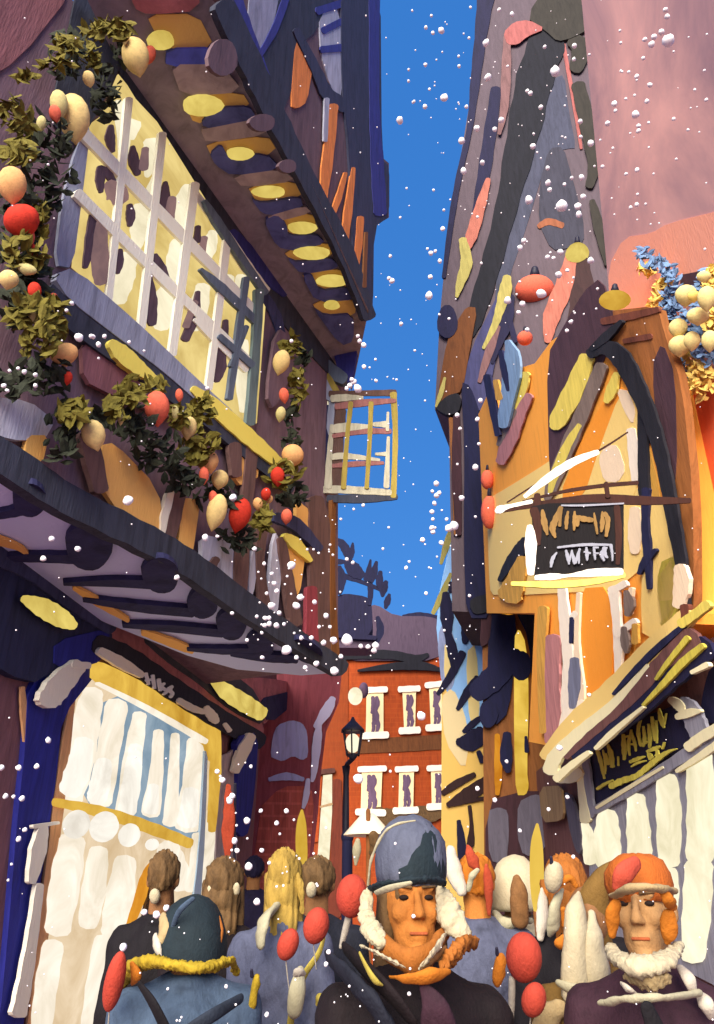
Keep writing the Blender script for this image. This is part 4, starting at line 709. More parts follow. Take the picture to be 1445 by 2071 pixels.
for cx, cy, rx, ry in ((1388, 598, 21, 22), (1430, 604, 18, 26), (1372, 664, 18, 20), (1412, 640, 22, 18), (1376, 700, 22, 22), (1436, 690, 16, 22), (1404, 600, 12, 12), (1400, 690, 16, 20), (1424, 560, 14, 12)):
    t = (PR2.hit(cx, cy, .3) - CAM).dot(FWD); MB().bud(cx, cy, t, rx, ry).build('bauble', 'g_yell2' if cx % 3 else 'g_yell', gd)
# ================================================================ END OF THE STREET
BK = Plane((0, 26, 0), (-.04, -1, 0))
B = thing('brick_house', 'orange brick house closing the end of the street with two rows of cream windows', 'house', (.6, 28, 0))
q(B, 'wall', BK, [(700, 1348), (700, 1330), (900, 1326), (910, 1335), (910, 2000), (690, 2000)], 'f_brick', 0, 4, 0)
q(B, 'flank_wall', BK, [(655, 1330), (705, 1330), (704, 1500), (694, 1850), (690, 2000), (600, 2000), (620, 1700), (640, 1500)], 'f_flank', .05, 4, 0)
s(B, 'roof', BK, [(660, 1250, 60), (690, 1270, 110), (700, 1300, 60)], 'f_roof', -.3, 3)
rf = q(B, 'roof', BK, [(672, 1336), (680, 1260), (740, 1228), (762, 1222), (800, 1246), (870, 1246), (905, 1262), (910, 1336)], 'f_roof', .1, 3)
q(rf, 'orange_slope', BK, [(770, 1326), (800, 1304), (850, 1294), (906, 1296), (908, 1332), (840, 1332)], 'f_roofo', .2, .3)  # orange piece laid over the purple roof
s(rf, 'dormer_cap', BK, [(816, 1248, 10), (850, 1246, 16), (886, 1250, 10)], 'f_navy', .3, .3)
s(B, 'eaves', BK, [(686, 1330, 12), (720, 1324, 18), (790, 1324, 18), (840, 1332, 16), (866, 1324, 8)], 'f_black', .5, .5)
s(B, 'eaves', BK, [(724, 1356, 4), (790, 1348, 14), (850, 1346, 18), (890, 1354, 8)], 'f_black', .5, .4)
s(B, 'string_course', BK, [(690, 1512, 26), (800, 1506, 30), (900, 1500, 30)], 'f_brown', .12, .2)
for x0, y0, x1, y1, x2, y2, x3, y3 in ((742, 1394, 776, 1392, 776, 1488, 740, 1490), (814, 1392, 842, 1390, 840, 1478, 818, 1480), (868, 1384, 896, 1380, 896, 1472, 872, 1474), (732, 1554, 774, 1552, 770, 1646, 730, 1644), (808, 1554, 838, 1552, 836, 1640, 806, 1642), (872, 1552, 900, 1550, 900, 1632, 874, 1634)):
    w = q(B, 'window', BK, [(x0, y0), (x1, y1), (x2, y2), (x3, y3)], 'f_cream', .25, .2, 0)
    s(w, 'lintel', BK, [(x0 - 6, y0 + 2, 12), (x1 + 6, y1 + 2, 12)], 'f_white', .4, .2)
    s(w, 'sill', BK, [(x3 - 8, y3 - 2, 14), (x2 + 8, y2 - 2, 14)], 'f_white', .45, .3)
    mx = (x0 + x1 + x2 + x3) / 4; hw = min(16, (x1 - x0) * .42)
    for dx, fy0, fy1, ww in ((-.3, .16, .5, .5), (.25, .16, .42, .45), (0, .45, .72, .7), (-.3, .7, .92, .35), (.35, .62, .9, .4)):
        s(w, 'pane', BK, [(mx + dx * hw, y0 + (y3 - y0) * fy0, hw * ww), (mx + dx * hw + 2, y0 + (y3 - y0) * (fy0 + fy1) / 2, hw * ww * 1.5), (mx + dx * hw - 1, y0 + (y3 - y0) * fy1, hw * ww)], 'f_win', .3, .1)
w = q(B, 'window', BK, [(654, 1568), (672, 1566), (672, 1640), (664, 1772), (640, 1768), (648, 1660)], 'e_pale', .3, .2, 0)
s(w, 'lintel', BK, [(640, 1562, 10), (676, 1558, 10)], 'f_stone', .5, .3); s(w, 'glazing_bar', BK, [(648, 1632, 4), (672, 1626, 5)], 'f_beige', .4, .1)
s(B, 'pilaster', BK, [(682, 1580, 18), (682, 1700, 22), (676, 1850, 30)], 'f_pil', .2, .3)
s(B, 'pilaster', BK, [(646, 1572, 10), (638, 1700, 12)], 'f_brick', .2, .3)
s(B, 'moulding', BK, [(760, 1650, 40), (790, 1660, 50), (850, 1650, 40), (890, 1640, 30)], 'k_brown', .2, .3)
d = thing('wall_lamp', 'round cream lamp glowing beside the top left window of the brick house', 'lamp', BK.hit(718, 1408, .5))
MB().pball(719, 1408, 24.5, 15, 18).build('globe', 'e_pale', d); MB().pball(736, 1396, 25, 10, 16).build('bracket', 'f_win', d)
# chimney and plants above the roofs
CH = Plane((0, 21, 0), (-.04, -1, 0))
c = thing('chimney', 'broad navy chimney stack behind the timbered house corner', 'chimney', CH.hit(720, 1300))
q(c, 'stack', CH, [(680, 1206), (700, 1200), (740, 1206), (752, 1216), (754, 1270), (744, 1286), (680, 1284)], 'f_navy', 0, .8); q(c, 'base', CH, [(660, 1270), (760, 1284), (760, 1310), (660, 1310)], 'f_roof', -.05, .8)
s(c, 'ledge', CH, [(660, 1280, 10), (700, 1284, 14), (760, 1290, 8)], 'f_navy', .1, .9)
pl = thing('roof_climber', 'dark blue leafy climber arching along a bar above the chimney', 'plant', CH.hit(705, 1200))
s(pl, 'stem', CH, [(656, 1144, 8), (690, 1162, 12), (730, 1176, 8), (770, 1192, 8)], 'f_bark', .1, .12)
s(pl, 'stem', CH, [(748, 1170, 10), (750, 1196, 12), (748, 1222, 8)], 'f_bark', .08, .1)
for a in ([(672, 1092, 8), (690, 1098, 16), (702, 1116, 18), (704, 1134, 8)], [(714, 1098, 4), (712, 1116, 12), (708, 1130, 10)], [(676, 1116, 8), (678, 1134, 14), (696, 1136, 8)], [(702, 1134, 16), (716, 1152, 30), (732, 1164, 18)], [(686, 1146, 10), (690, 1170, 22), (686, 1200, 12)], [(750, 1132, 4), (746, 1156, 12), (742, 1172, 14)], [(762, 1136, 6), (756, 1160, 16), (752, 1176, 8)], [(770, 1156, 8), (768, 1176, 16), (772, 1190, 10)], [(782, 1176, 8), (776, 1190, 18), (774, 1206, 6)], [(788, 1202, 6), (784, 1216, 14), (780, 1230, 6)], [(764, 1248, 8), (770, 1274, 16), (762, 1302, 6)]):
    s(pl, 'leaf', CH, a, 'f_bark', .14, .06)
# maroon house
MH = Plane((0, 11, 0), (.12, -1, 0), back=(-.5, .86, 0))
M_ = thing('maroon_house', 'dark maroon house with a grey arched window behind the timbered house', 'house', (-1.4, 12, 0))
q(M_, 'wall', MH, [(470, 1320), (560, 1320), (694, 1330), (686, 1420), (660, 1480), (650, 1560), (644, 1640), (626, 1800), (614, 2050), (470, 2050)], 'f_mh', 0, 2.0, 0)
q(M_, 'lower_wall', MH, [(520, 1640), (570, 1590), (630, 1590), (636, 1640), (616, 1830), (610, 2040), (500, 2040)], 'f_mh2', .03)
aw = q(M_, 'arched_window', MH, [(548, 1530), (552, 1490), (562, 1466), (590, 1456), (612, 1462), (622, 1480), (624, 1530), (612, 1538), (594, 1528), (572, 1540), (556, 1534)], 'f_arch', .06)
s(M_, 'sill', MH, [(546, 1576, 8), (580, 1570, 16), (614, 1576, 8)], 'f_arch', .1, .1)
for a in ([(674, 1412, 12), (662, 1436, 22), (640, 1470, 12)], [(646, 1466, 10), (642, 1500, 18), (636, 1560, 12), (632, 1580, 6)], [(624, 1576, 8), (620, 1610, 12), (614, 1634, 6)]): s(M_, 'downpipe', MH, a, 'f_pipe', .12)
# street lamp, real round lantern on a wall post
sl = thing('street_lamp', 'black street lamp with a round cream lantern in front of the brick house', 'street lamp', at(702, 1850, 9))
tl = 8.8
k = tl / F; lc = at(714, 1503, tl)
pc = at(700, 1640, tl); top = at(700, 1542, tl)
b = MB().tube3([Vector((pc.x, pc.y, z)) for z in (0, .5, .55, pc.z, top.z - 20 * k, top.z)], [13 * k, 11 * k, 8 * k, 7 * k, 6 * k, 9 * k]); b.build('post', 'iron', sl)
b = MB().tube3([Vector((pc.x, pc.y, top.z - 2 * k)), Vector((pc.x + 3 * k, pc.y, top.z + 5 * k)), Vector((lc.x, lc.y, lc.z - 30 * k)), Vector((lc.x, lc.y, lc.z - 22 * k))], [5 * k, 5 * k, 5 * k, 14 * k]); b.build('arm', 'iron', sl)
b = MB().tube3([lc + Vector((0, 0, z * k)) for z in (22, 26, 36, 44, 52)], [25 * k, 24 * k, 14 * k, 6 * k, 2 * k]); b.build('cap', 'iron', sl)
for a in range(6):
    e = Vector((math.cos(a * math.pi / 3 + .4), math.sin(a * math.pi / 3 + .4), 0)); MB().cap(lc + e * 13 * k + Vector((0, 0, -24 * k)), lc + e * 21 * k + Vector((0, 0, 24 * k)), 1.7 * k, 1.7 * k, 6).build('cage_bar', 'iron', sl)
MB().ball(lc, (15 * k, 15 * k, 19 * k)).build('globe', 'e_pale', sl)
# street and ground
bm = MB(); z = 0
bm.bm.faces.new([bm.bm.verts.new(v) for v in ((-120, -40, 0), (120, -40, 0), (120, 260, 0), (-120, 260, 0))])
g = bm.build('street', 'cobble'); tag(g, 'dark cobbled street under the crowd', 'street', kind='structure')
# ================================================================ PEOPLE
def remesh(b, name, vox, smooth=4, fold=0):
    me = bpy.data.meshes.new(name); b.bm.to_mesh(me); b.bm.free()
    o = bpy.data.objects.new(name, me); col.objects.link(o)
    md = o.modifiers.new('r', 'REMESH'); md.mode = 'VOXEL'; md.voxel_size = vox
    sm = o.modifiers.new('s', 'SMOOTH'); sm.factor = .5; sm.iterations = smooth
    dg = bpy.context.evaluated_depsgraph_get()
    out = bpy.data.meshes.new_from_object(o.evaluated_get(dg)); out.name = name
    bpy.data.objects.remove(o)
    if fold:
        for v in out.vertices:
            p = v.co; v.co = p + v.normal * (fold * noise.noise(Vector((p.x * 7 + p.z * 3, p.y * 7, p.z * 2.4 + abs(p.x) * 4))) + fold * .5 * noise.noise(p * 17))
    for p in out.polygons: p.use_smooth = True
    return out
def arm_pts(sx, bent):
    sh = Vector((sx * .18, .01, 1.39))
    if bent: return sh, Vector((sx * .22, .02, 1.14)), Vector((sx * .16, -.24, 1.13))
    return sh, Vector((sx * .215, .03, 1.13)), Vector((sx * .225, -.03, .88))
def body_mesh(bent):
    b = MB()
    b.ball((0, .012, 1.655), (.076, .096, .1), 24, 16)
    b.ball((0, -.03, 1.585), (.056, .062, .07), 20, 14)
    b.cap((0, -.09, 1.672), (0, -.114, 1.628), .009, .015); b.ball((-.013, -.1, 1.622), .011); b.ball((.013, -.1, 1.622), .011)
    b.cap((-.04, -.074, 1.686), (.04, -.074, 1.686), .011, .011)
    for sx in (-1, 1):
        b.ball((sx * .04, -.062, 1.63), (.026, .028, .026)); b.ball((sx * .079, .01, 1.645), (.012, .022, .033))
    b.cap((-.02, -.088, 1.588), (.02, -.088, 1.588), .009, .009); b.cap((-.016, -.086, 1.574), (.016, -.086, 1.574), .009, .009); b.ball((0, -.078, 1.54), (.024, .02, .02))
    b.cap((0, .02, 1.6), (0, .015, 1.42), .056, .065)
    b.ball((0, .01, 1.3), (.16, .105, .19), 20, 14); b.ball((0, .0, 1.1), (.14, .1, .16), 20, 14); b.ball((0, .01, .97), (.165, .115, .14), 20, 14)
    b.cap((-.14, .01, 1.4), (.14, .01, 1.4), .06, .06)
    for sx in (-1, 1):
        a, e, w = arm_pts(sx, bent and sx > 0)
        b.cap(a, e, .052, .042); b.cap(e, w, .042, .028)
        d = (w - e).normalized(); side = Vector((0, -1, 0)) if not (bent and sx > 0) else Vector((0, 0, 1))
        nrm = d.cross(side).normalized()
        b.cap(w, w + d * .07 + side * .018, .026, .022); b.cap(w + d * .03 - side * .015, w + d * .075 - side * .02, .02, .018)
        for k, L in enumerate((.062, .072, .068, .054)):
            p0 = w + d * .078 + side * (.03 - k * .02)
            p1 = p0 + d * L * .55 + nrm * (-sx) * .006; p2 = p1 + d * L * .4 + nrm * (-sx) * .026
            b.cap(p0, p1, .0095, .0088, 8); b.cap(p1, p2, .0088, .0075, 8)
        t0 = w + d * .03 + side * .028; t1 = t0 + d * .03 + side * .026; b.cap(t0, t1, .012, .0105, 8); b.cap(t1, t1 + d * .03 + side * .004, .0105, .008, 8)
        b.cap((sx * .085, .01, .93), (sx * .09, 0, .5), .085, .055); b.cap((sx * .09, 0, .5), (sx * .095, .03, .1), .052, .036)
        b.cap((sx * .095, .03, .055), (sx * .105, -.12, .03), .04, .032)
    return remesh(b, 'body', .0062, 8)
def coat_mesh(bent):
    b = MB()
    b.ball((0, .01, 1.31), (.2, .145, .2), 22, 14); b.ball((0, .005, 1.1), (.185, .14, .22), 22, 14)
    for sx in (-1, 1): b.cap((0, .012, 1.475), (sx * .158, .01, 1.395), .062, .08)
    b.cap((-.06, .0, 1.05), (-.1, .0, .62), .14, .15); b.cap((.06, .0, 1.05), (.1, .0, .62), .14, .15); b.cap((0, .01, 1.05), (0, .01, .62), .15, .16)
    for k in range(14):
        a = 2 * math.pi * k / 14; c = 2 * math.pi * (k + 1) / 14
        b.cap((.072 * math.cos(a), .015 + .075 * math.sin(a), 1.475), (.072 * math.cos(c), .015 + .075 * math.sin(c), 1.475), .03, .03, 8)
    for sx in (-1, 1):
        a, e, w = arm_pts(sx, bent and sx > 0)
        b.cap(a, e, .08, .064); b.cap(e, e + (w - e) * .93, .064, .05)
    return remesh(b, 'coat', .014, 4, .016)
def legs_mesh():
    b = MB(); b.ball((0, .01, .97), (.17, .125, .13), 18, 12)
    for sx in (-1, 1): b.cap((sx * .085, .01, .93), (sx * .092, 0, .5), .095, .07); b.cap((sx * .092, 0, .5), (sx * .097, .03, .12), .07, .058)
    return remesh(b, 'trousers', .016, 3, .008)
BODY = {0: body_mesh(0), 1: body_mesh(1)}; COAT = {0: coat_mesh(0), 1: coat_mesh(1)}; LEGS = legs_mesh()
def boot_mesh(sx):
    b = MB(); b.cap((sx * .097, .03, .2), (sx * .097, .03, .06), .05, .055); b.cap((sx * .097, .04, .045), (sx * .107, -.13, .04), .045, .04)
    me = remesh(b, 'boot', .012, 2); zmin = min(v.co.z for v in me.vertices)
    for v in me.vertices: v.co.z -= zmin * (1 if v.co.z < .1 else 0)
    return me
BOOT = {-1: boot_mesh(-1), 1: boot_mesh(1)}
def lathe(b, prof, c, fy=1.0, seg=20, wob=0):
    """rings of (z, r) about c, flattened by fy in y"""
    R = []
    for i, (z, r) in enumerate(prof):
        R.append([b.bm.verts.new((c[0] + r * math.cos(2 * math.pi * k / seg) * (1 + wob * math.sin(k * 2.4 + i)), c[1] + fy * r * math.sin(2 * math.pi * k / seg), c[2] + z)) for k in range(seg)])
    for i in range(len(R) - 1):
        for k in range(seg): b.bm.faces.new((R[i][k], R[i][(k + 1) % seg], R[i + 1][(k + 1) % seg], R[i + 1][k])).smooth = True
    b.bm.faces.new(R[0][::-1]); b.bm.faces.new(R[-1]); return b
def local(b, name, m, root):
    o = b.build(name, m); o.parent = root; return o
def place_mesh(me, name, m, root):
    o = bpy.data.objects.new(name, me); col.objects.link(o); o.parent = root
    if not me.materials: me.materials.append(None)
    o.material_slots[0].link = 'OBJECT'; o.material_slots[0].material = MATS[m]; return o
def person(lab, px, py, t, yaw=0, skin='k_skin', coat='k_coat', legs='k_dark', hair=None, style='short', hat=None, hatm=None, bent=0, wide=1.0, face=False):
    p = at(px, py, t); k = p.z / 1.62
    r = thing('person', lab, 'person', (p.x, p.y, 0)); r.rotation_euler = (0, 0, yaw); r.scale = (k * wide, k * wide, k)
    place_mesh(BODY[bent], 'body', skin, r); place_mesh(COAT[bent], 'coat', coat, r); place_mesh(LEGS, 'trousers', legs, r)
    for sx in (-1, 1): place_mesh(BOOT[sx], 'boot', 'k_dark', r)
    if hair:
        b = MB(); b.ball((0, .03, 1.674), (.081, .098, .096), 56, 36)
        if style == 'long':
            b.ball((0, .06, 1.6), (.085, .06, .12), 48, 28); b.ball((0, .075, 1.5), (.075, .045, .12), 48, 28)
            for sx in (-1, 1): b.cap((sx * .07, .0, 1.66), (sx * .075, .02, 1.48), .022, .026)
        if style == 'bun': b.ball((0, .09, 1.75), (.045, .045, .045))
        b.strands(.016, 90, 5); local(b, 'hair', hair, r)
    if hat == 'beanie':
        b = lathe(MB(), [(-.005, .098), (.02, .104), (.055, .108), (.1, .104), (.14, .09), (.17, .064), (.186, .03), (.19, .008)], (0, .01, 1.685), 1.12, 28, .012)
        h = local(b, 'beanie', hatm, r)
        local(lathe(MB(), [(-.028, .096), (-.026, .106), (.0, .112), (.026, .109), (.03, .098)], (0, .01, 1.69), 1.12, 28, .015), 'brim', hatm, r).parent = h
    if hat == 'hood':
        b = MB(); lathe(b, [(-.12, .118), (-.1, .124), (-.05, .122), (.0, .115), (.05, .1), (.085, .078), (.11, .05), (.125, .012)], (0, .035, 1.65), 1.02, 40, .015)
        b.fuzz(.008, 12); local(b, 'hood', hatm, r)
    if hat == 'cone':
        b = lathe(MB(), [(-.25, .16), (-.1, .13), (0, .105), (.08, .07), (.15, .03), (.19, .008)], (0, .03, 1.66), 1.0, 20, .03); b.fuzz(.012, 12); local(b, 'hood', hatm, r)
    if face:
        for sx in (-1, 1):
            e = local(MB().ball((sx * .032, -.074, 1.664), (.014, .009, .007)), 'eye', 'k_eye', r)
            local(MB().cap((sx * .016, -.092, 1.688), (sx * .05, -.08, 1.69), .004, .0025), 'eyebrow', 'k_brown', r)
        local(MB().cap((-.02, -.0955, 1.582), (.02, -.0955, 1.582), .004, .004), 'lips', 'k_lip', r)
    return r
# --- man in the middle, facing the camera
p1 = person('person facing the camera in a slate beanie with painted shade and black coat with orange collar', 834, 1853, 2.0, .1, 'k_skin', 'k_black', hair='k_brown', style='long', face=True, bent=1)
b = MB(); lathe(b, [(-.02, .091), (.015, .097), (.05, .099), (.09, .093), (.12, .08), (.143, .058), (.157, .032), (.162, .008)], (.004, .015, 1.711), 1.14, 72, .006); b.strands(.006, 90, 12)
h = local(b, 'beanie', 'k_slate', p1)
def wrap(pts, name, m, par, flat=.6, fz=0.0, fr=40, seg=12):
    b = MB().tube(pts, 22 if fz and fr >= 50 else seg, flat, 16 if fz and fr >= 50 else 6)
    if fz and fr >= 50: b.strands(fz * .8, 130, 40)
    elif fz: b.fuzz(fz, fr)
    return b.build(name, m, par)
wrap([(750, 1798, 1.99, 8), (772, 1790, 1.89, 10), (815, 1783, 1.86, 11), (860, 1780, 1.87, 11), (892, 1784, 1.93, 9), (898, 1790, 1.99, 6)], 'brim', 'k_teal', h, .6, .006, 60)
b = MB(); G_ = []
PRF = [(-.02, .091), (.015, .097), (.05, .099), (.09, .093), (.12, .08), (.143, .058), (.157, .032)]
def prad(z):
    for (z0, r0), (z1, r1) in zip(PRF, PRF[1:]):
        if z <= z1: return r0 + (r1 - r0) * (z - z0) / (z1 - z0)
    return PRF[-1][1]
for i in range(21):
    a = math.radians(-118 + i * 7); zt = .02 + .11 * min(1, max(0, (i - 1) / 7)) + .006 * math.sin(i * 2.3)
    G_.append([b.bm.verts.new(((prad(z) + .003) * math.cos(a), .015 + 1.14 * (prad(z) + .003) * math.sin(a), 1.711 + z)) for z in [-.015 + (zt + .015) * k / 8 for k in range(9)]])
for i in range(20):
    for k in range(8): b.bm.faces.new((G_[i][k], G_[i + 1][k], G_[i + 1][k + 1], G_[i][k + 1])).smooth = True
kp = b.build('shade_panel', 'k_teal'); kp.parent = p1; adopt_ = kp.parent; kp.parent = h  # teal patch paints the shaded side of the beanie
wrap([(745, 1790, 1.96, 2), (751, 1740, 1.95, 2.6), (772, 1692, 1.95, 3), (800, 1668, 1.95, 3), (840, 1660, 1.95, 2)], 'trim', 'k_corn', h, .7, .003)
wrap([(762, 1806, 1.88, 6), (790, 1796, 1.84, 8), (830, 1786, 1.83, 5)], 'trim', 'k_corn', h, .5)
for pts in ([(744, 1806, 1.98, 10), (742, 1850, 1.94, 14), (756, 1885, 1.88, 17), (768, 1906, 1.84, 14)], [(894, 1800, 1.97, 12), (902, 1832, 1.93, 22), (916, 1862, 1.9, 26), (934, 1888, 1.88, 20)]): wrap(pts, 'ear_flap', 'k_cream', h, .7, .014, 60)
wrap([(756, 1880, 1.93, 12), (780, 1916, 1.85, 24), (830, 1944, 1.8, 26), (872, 1925, 1.83, 24), (904, 1880, 1.92, 14)], 'scarf', 'k_rust', p1, .55, .008, 24)
wrap([(732, 1914, 1.86, 4), (756, 1924, 1.77, 9), (786, 1940, 1.75, 10), (818, 1956, 1.75, 4)], 'scarf_edge', 'k_cream', p1, .4, .006, 60)
wrap([(900, 1892, 1.84, 6), (880, 1922, 1.77, 10), (862, 1944, 1.75, 8), (850, 1958, 1.75, 3)], 'scarf_edge', 'k_cream', p1, .4, .006, 60)
wrap([(966, 1904, 1.9, 8), (936, 1912, 1.84, 20), (912, 1938, 1.8, 24), (892, 1966, 1.77, 8)], 'collar', 'k_rust', p1, .5, .014, 60)
wrap([(900, 1920, 1.82, 8), (870, 1946, 1.77, 8), (850, 1964, 1.76, 4)], 'collar', 'k_scarfb', p1, .5)
wrap([(790, 1976, 1.77, 4), (830, 1980, 1.72, 12), (870, 1974, 1.72, 18), (906, 1966, 1.74, 8)], 'scarf_end', 'k_orange', p1, .5, .004)
wrap([(728, 1928, 1.8, 4), (744, 1960, 1.74, 7), (760, 1984, 1.72, 9), (772, 1992, 1.72, 4)], 'braid', 'k_ystrap', p1, .5)
wrap([(668, 1940, 1.9, 20), (720, 1990, 1.77, 30), (770, 2050, 1.72, 30), (800, 2120, 1.72, 30)], 'lapel', 'k_coat', p1, .4, .006)
wrap([(700, 1920, 1.9, 16), (740, 1960, 1.8, 24), (790, 2010, 1.74, 24), (830, 2060, 1.72, 18)], 'lapel', 'k_black', p1, .4)
wrap([(860, 2000, 1.72, 12), (880, 2040, 1.7, 30), (890, 2090, 1.7, 40)], 'pocket_flap', 'k_maroon', p1, .3)
# --- woman in blue, back to the camera
p2 = person('person seen from behind in a dark teal hood and blue coat with yellow fur collar', 390, 1898, 2.75, math.pi + .05, 'k_skin3', 'k_blue', hat='hood', hatm='k_teal', wide=1.12)
wrap([(248, 1990, 2.75, 10), (262, 1964, 2.66, 15), (300, 1944, 2.56, 13), (340, 1950, 2.46, 13), (400, 1958, 2.42, 13), (440, 1952, 2.48, 11), (468, 1944, 2.56, 9), (478, 1970, 2.62, 5)], 'fur_collar', 'k_yfur', p2, .8, .012, 60)
wrap([(268, 1990, 2.56, 4), (276, 1972, 2.54, 12), (268, 1950, 2.54, 6)], 'brooch', 'k_orange', p2, .6)
wrap([(282, 1990, 2.5, 6), (310, 2030, 2.44, 12), (340, 2090, 2.42, 14)], 'strap', 'k_dark', p2, .4)
wrap([(350, 2100, 2.36, 6), (420, 2060, 2.36, 14), (486, 2020, 2.46, 10)], 'fold', 'k_blued', p2, .4)
wrap([(345, 1890, 2.66, 3), (362, 1845, 2.62, 6), (390, 1818, 2.62, 5)], 'hood_highlight', 'k_blue', p2, .5)  # blue highlight on the hood's left side, painted as a band
wrap([(330, 1856, 2.7, 10), (334, 1880, 2.66, 14), (326, 1900, 2.64, 12)], 'scarf_end', 'k_beige', p2, .6, .004)
wrap([(314, 1896, 2.66, 8), (318, 1914, 2.62, 11), (324, 1932, 2.6, 6)], 'scarf_end', 'k_white', p2, .6, .004)
wrap([(436, 1846, 2.75, 5), (444, 1880, 2.7, 9), (440, 1924, 2.66, 5)], 'braid', 'k_rust', p2, .6, .004)
# --- others behind
p3 = person('person with olive brown hair walking away in front of the shop doorway', 330, 1792, 3.7, math.pi, 'k_skin3', 'k_dark', hair='k_brown', style='short', wide=.85)
MB().pball(313, 1812, 3.58, 11, 15).strands(.004, 130, 40).build('earmuff', 'k_cream', p3)
p4 = person('person with brown hair and cream earmuffs walking away beside the shop corner', 452, 1808, 3.5, math.pi, 'k_skin3', 'k_black', hair='k_brown', style='long')
MB().pball(428, 1805, 3.42, 10, 18).strands(.004, 130, 40).build('earmuff', 'k_cream', p4); MB().pball(479, 1798, 3.42, 8, 13).strands(.004, 130, 40).build('earmuff', 'k_cream', p4)
p5 = person('small far person all in navy in front of the maroon house', 514, 1770, 7.6, math.pi, 'k_skin3', 'k_navy', hair='k_navy')
p6 = person('fair haired person walking away in a grey blue coat crossed by a yellow strap', 574, 1796, 3.3, math.pi, 'k_skin3', 'k_gblue', hair='k_blond', style='long', wide=.84)
wrap([(560, 1832, 3.2, 8), (544, 1850, 3.1, 18), (532, 1876, 3.04, 22), (528, 1906, 3.0, 16)], 'shawl', 'k_corn', p6, .5, .012, 24); wrap([(604, 1770, 3.25, 4), (609, 1800, 3.22, 7), (612, 1846, 3.2, 4)], 'lock_of_hair', 'k_blond', p6, .6, .006, 60)
p7 = person('person with short brown hair in a dark coat beside the fair haired person', 642, 1800, 3.9, math.pi, 'k_skin3', 'k_coat', hair='k_brown', style='short')
MB().pball(630, 1800, 3.75, 11, 16).strands(.004, 130, 40).build('earmuff', 'k_cream', p7)
wrap([(656, 1896, 3.1, 5), (644, 1930, 3.0, 7), (616, 1972, 2.96, 8), (594, 2030, 2.94, 8), (586, 2090, 2.94, 8)], 'bag_strap', 'k_ystrap', p6, .4)
bg = thing('shoulder_bag', 'narrow cream shoulder bag hanging on the yellow strap', 'bag', at(600, 2060, 2.86))
wrap([(608, 1962, 2.9, 8), (602, 2000, 2.86, 17), (596, 2044, 2.86, 15), (594, 2056, 2.88, 8)], 'pouch', 'k_corn', bg, .6)
wrap([(598, 1972, 2.82, 6), (605, 1966, 2.81, 11), (614, 1970, 2.82, 6)], 'flap', 'k_white', bg, .5)
wrap([(662, 2030, 2.9, 4), (672, 2060, 2.88, 14), (678, 2100, 2.88, 18)], 'scarf_end', 'k_ystrap', p6, .4)
wrap([(644, 2030, 2.95, 6), (650, 2020, 2.95, 12), (656, 2014, 2.95, 6)], 'pompom', 'k_ystrap', p6, .8)
p8 = person('person in a pale blue grey coat with bright orange hair below the yellow house', 962, 1800, 3.6, math.pi, 'k_skin', 'k_gblue', hair='k_orange', style='short')
for pts, m in (([(946, 1712, 3.45, 4), (956, 1740, 3.45, 12), (966, 1760, 3.45, 6)], 'k_flag'), ([(984, 1750, 3.45, 4), (988, 1790, 3.45, 10), (990, 1850, 3.45, 3)], 'k_flag'), ([(948, 1800, 3.4, 4), (954, 1774, 3.4, 7), (966, 1760, 3.4, 5)], 'k_corn'), ([(912, 1720, 3.6, 10), (918, 1760, 3.55, 18), (934, 1800, 3.5, 12)], 'k_white')): wrap(pts, 'ribbon', m, p8, .6, .006)
p9 = person('person in a cream hooded robe with a brown scarf below the lit yellow window', 1042, 1800, 3.8, math.pi, 'k_skin3', 'k_cream', hat='hood', hatm='k_cream', wide=1.05)
wrap([(1046, 1780, 3.5, 10), (1050, 1810, 3.48, 18), (1052, 1860, 3.46, 18)], 'scarf', 'k_scarfb', p9, .5, .005)
wrap([(1004, 1850, 3.6, 10), (1020, 1868, 3.5, 16), (1050, 1864, 3.48, 8), (1076, 1862, 3.5, 6)], 'collar', 'k_corn', p9, .7, .006)
for pts, m in (([(1066, 1750, 3.5, 6), (1070, 1772, 3.48, 13), (1066, 1792, 3.5, 6)], 'k_corn'), ([(1120, 1744, 3.5, 5), (1120, 1774, 3.48, 17), (1118, 1800, 3.5, 8)], 'k_cream')): pass
p10 = person('person with wavy orange brown hair and a cream shawl beside the pointed white hood', 1144, 1810, 3.2, math.pi, 'k_skin', 'k_dark', hair='k_rust', style='long')
for pts, m in (([(1138, 1800, 3.05, 4), (1124, 1830, 3.0, 12), (1120, 1870, 3.0, 16), (1112, 1890, 3.0, 6)], 'k_corn'), ([(1098, 1800, 3.2, 5), (1098, 1850, 3.1, 14), (1094, 1896, 3.05, 8)], 'k_white'), ([(1130, 1792, 3.0, 4), (1150, 1776, 3.0, 9), (1164, 1790, 3.0, 5)], 'k_orange'), ([(1140, 1900, 2.95, 10), (1134, 1908, 2.95, 13)], 'k_orange'), ([(1140, 1840, 2.98, 6), (1144, 1870, 2.98, 7)], 'k_orange')): wrap(pts, 'shawl', m, p10, .6, .006)
p11 = person('person in an orange and coral hat with cream scarf and dark maroon coat', 1304, 1864, 2.02, -.5, 'k_skin2', 'k_maroon', hair='k_rust', style='short', face=True)
b = MB(); lathe(b, [(-.02, .084), (.02, .09), (.05, .088), (.08, .072), (.095, .045), (.1, .01)], (0, .01, 1.69), 1.12, 60, .01); b.strands(.006, 90, 12); h = local(b, 'hat', 'k_orhat', p11)
wrap([(1250, 1792, 1.93, 12), (1262, 1768, 1.93, 22), (1284, 1748, 1.95, 16)], 'hat_panel', 'k_redhat', h, .5)
wrap([(1240, 1812, 1.93, 10), (1280, 1796, 1.83, 14), (1330, 1796, 1.83, 12), (1362, 1802, 1.93, 8)], 'hat_brim', 'k_beige', h, .6, .006)
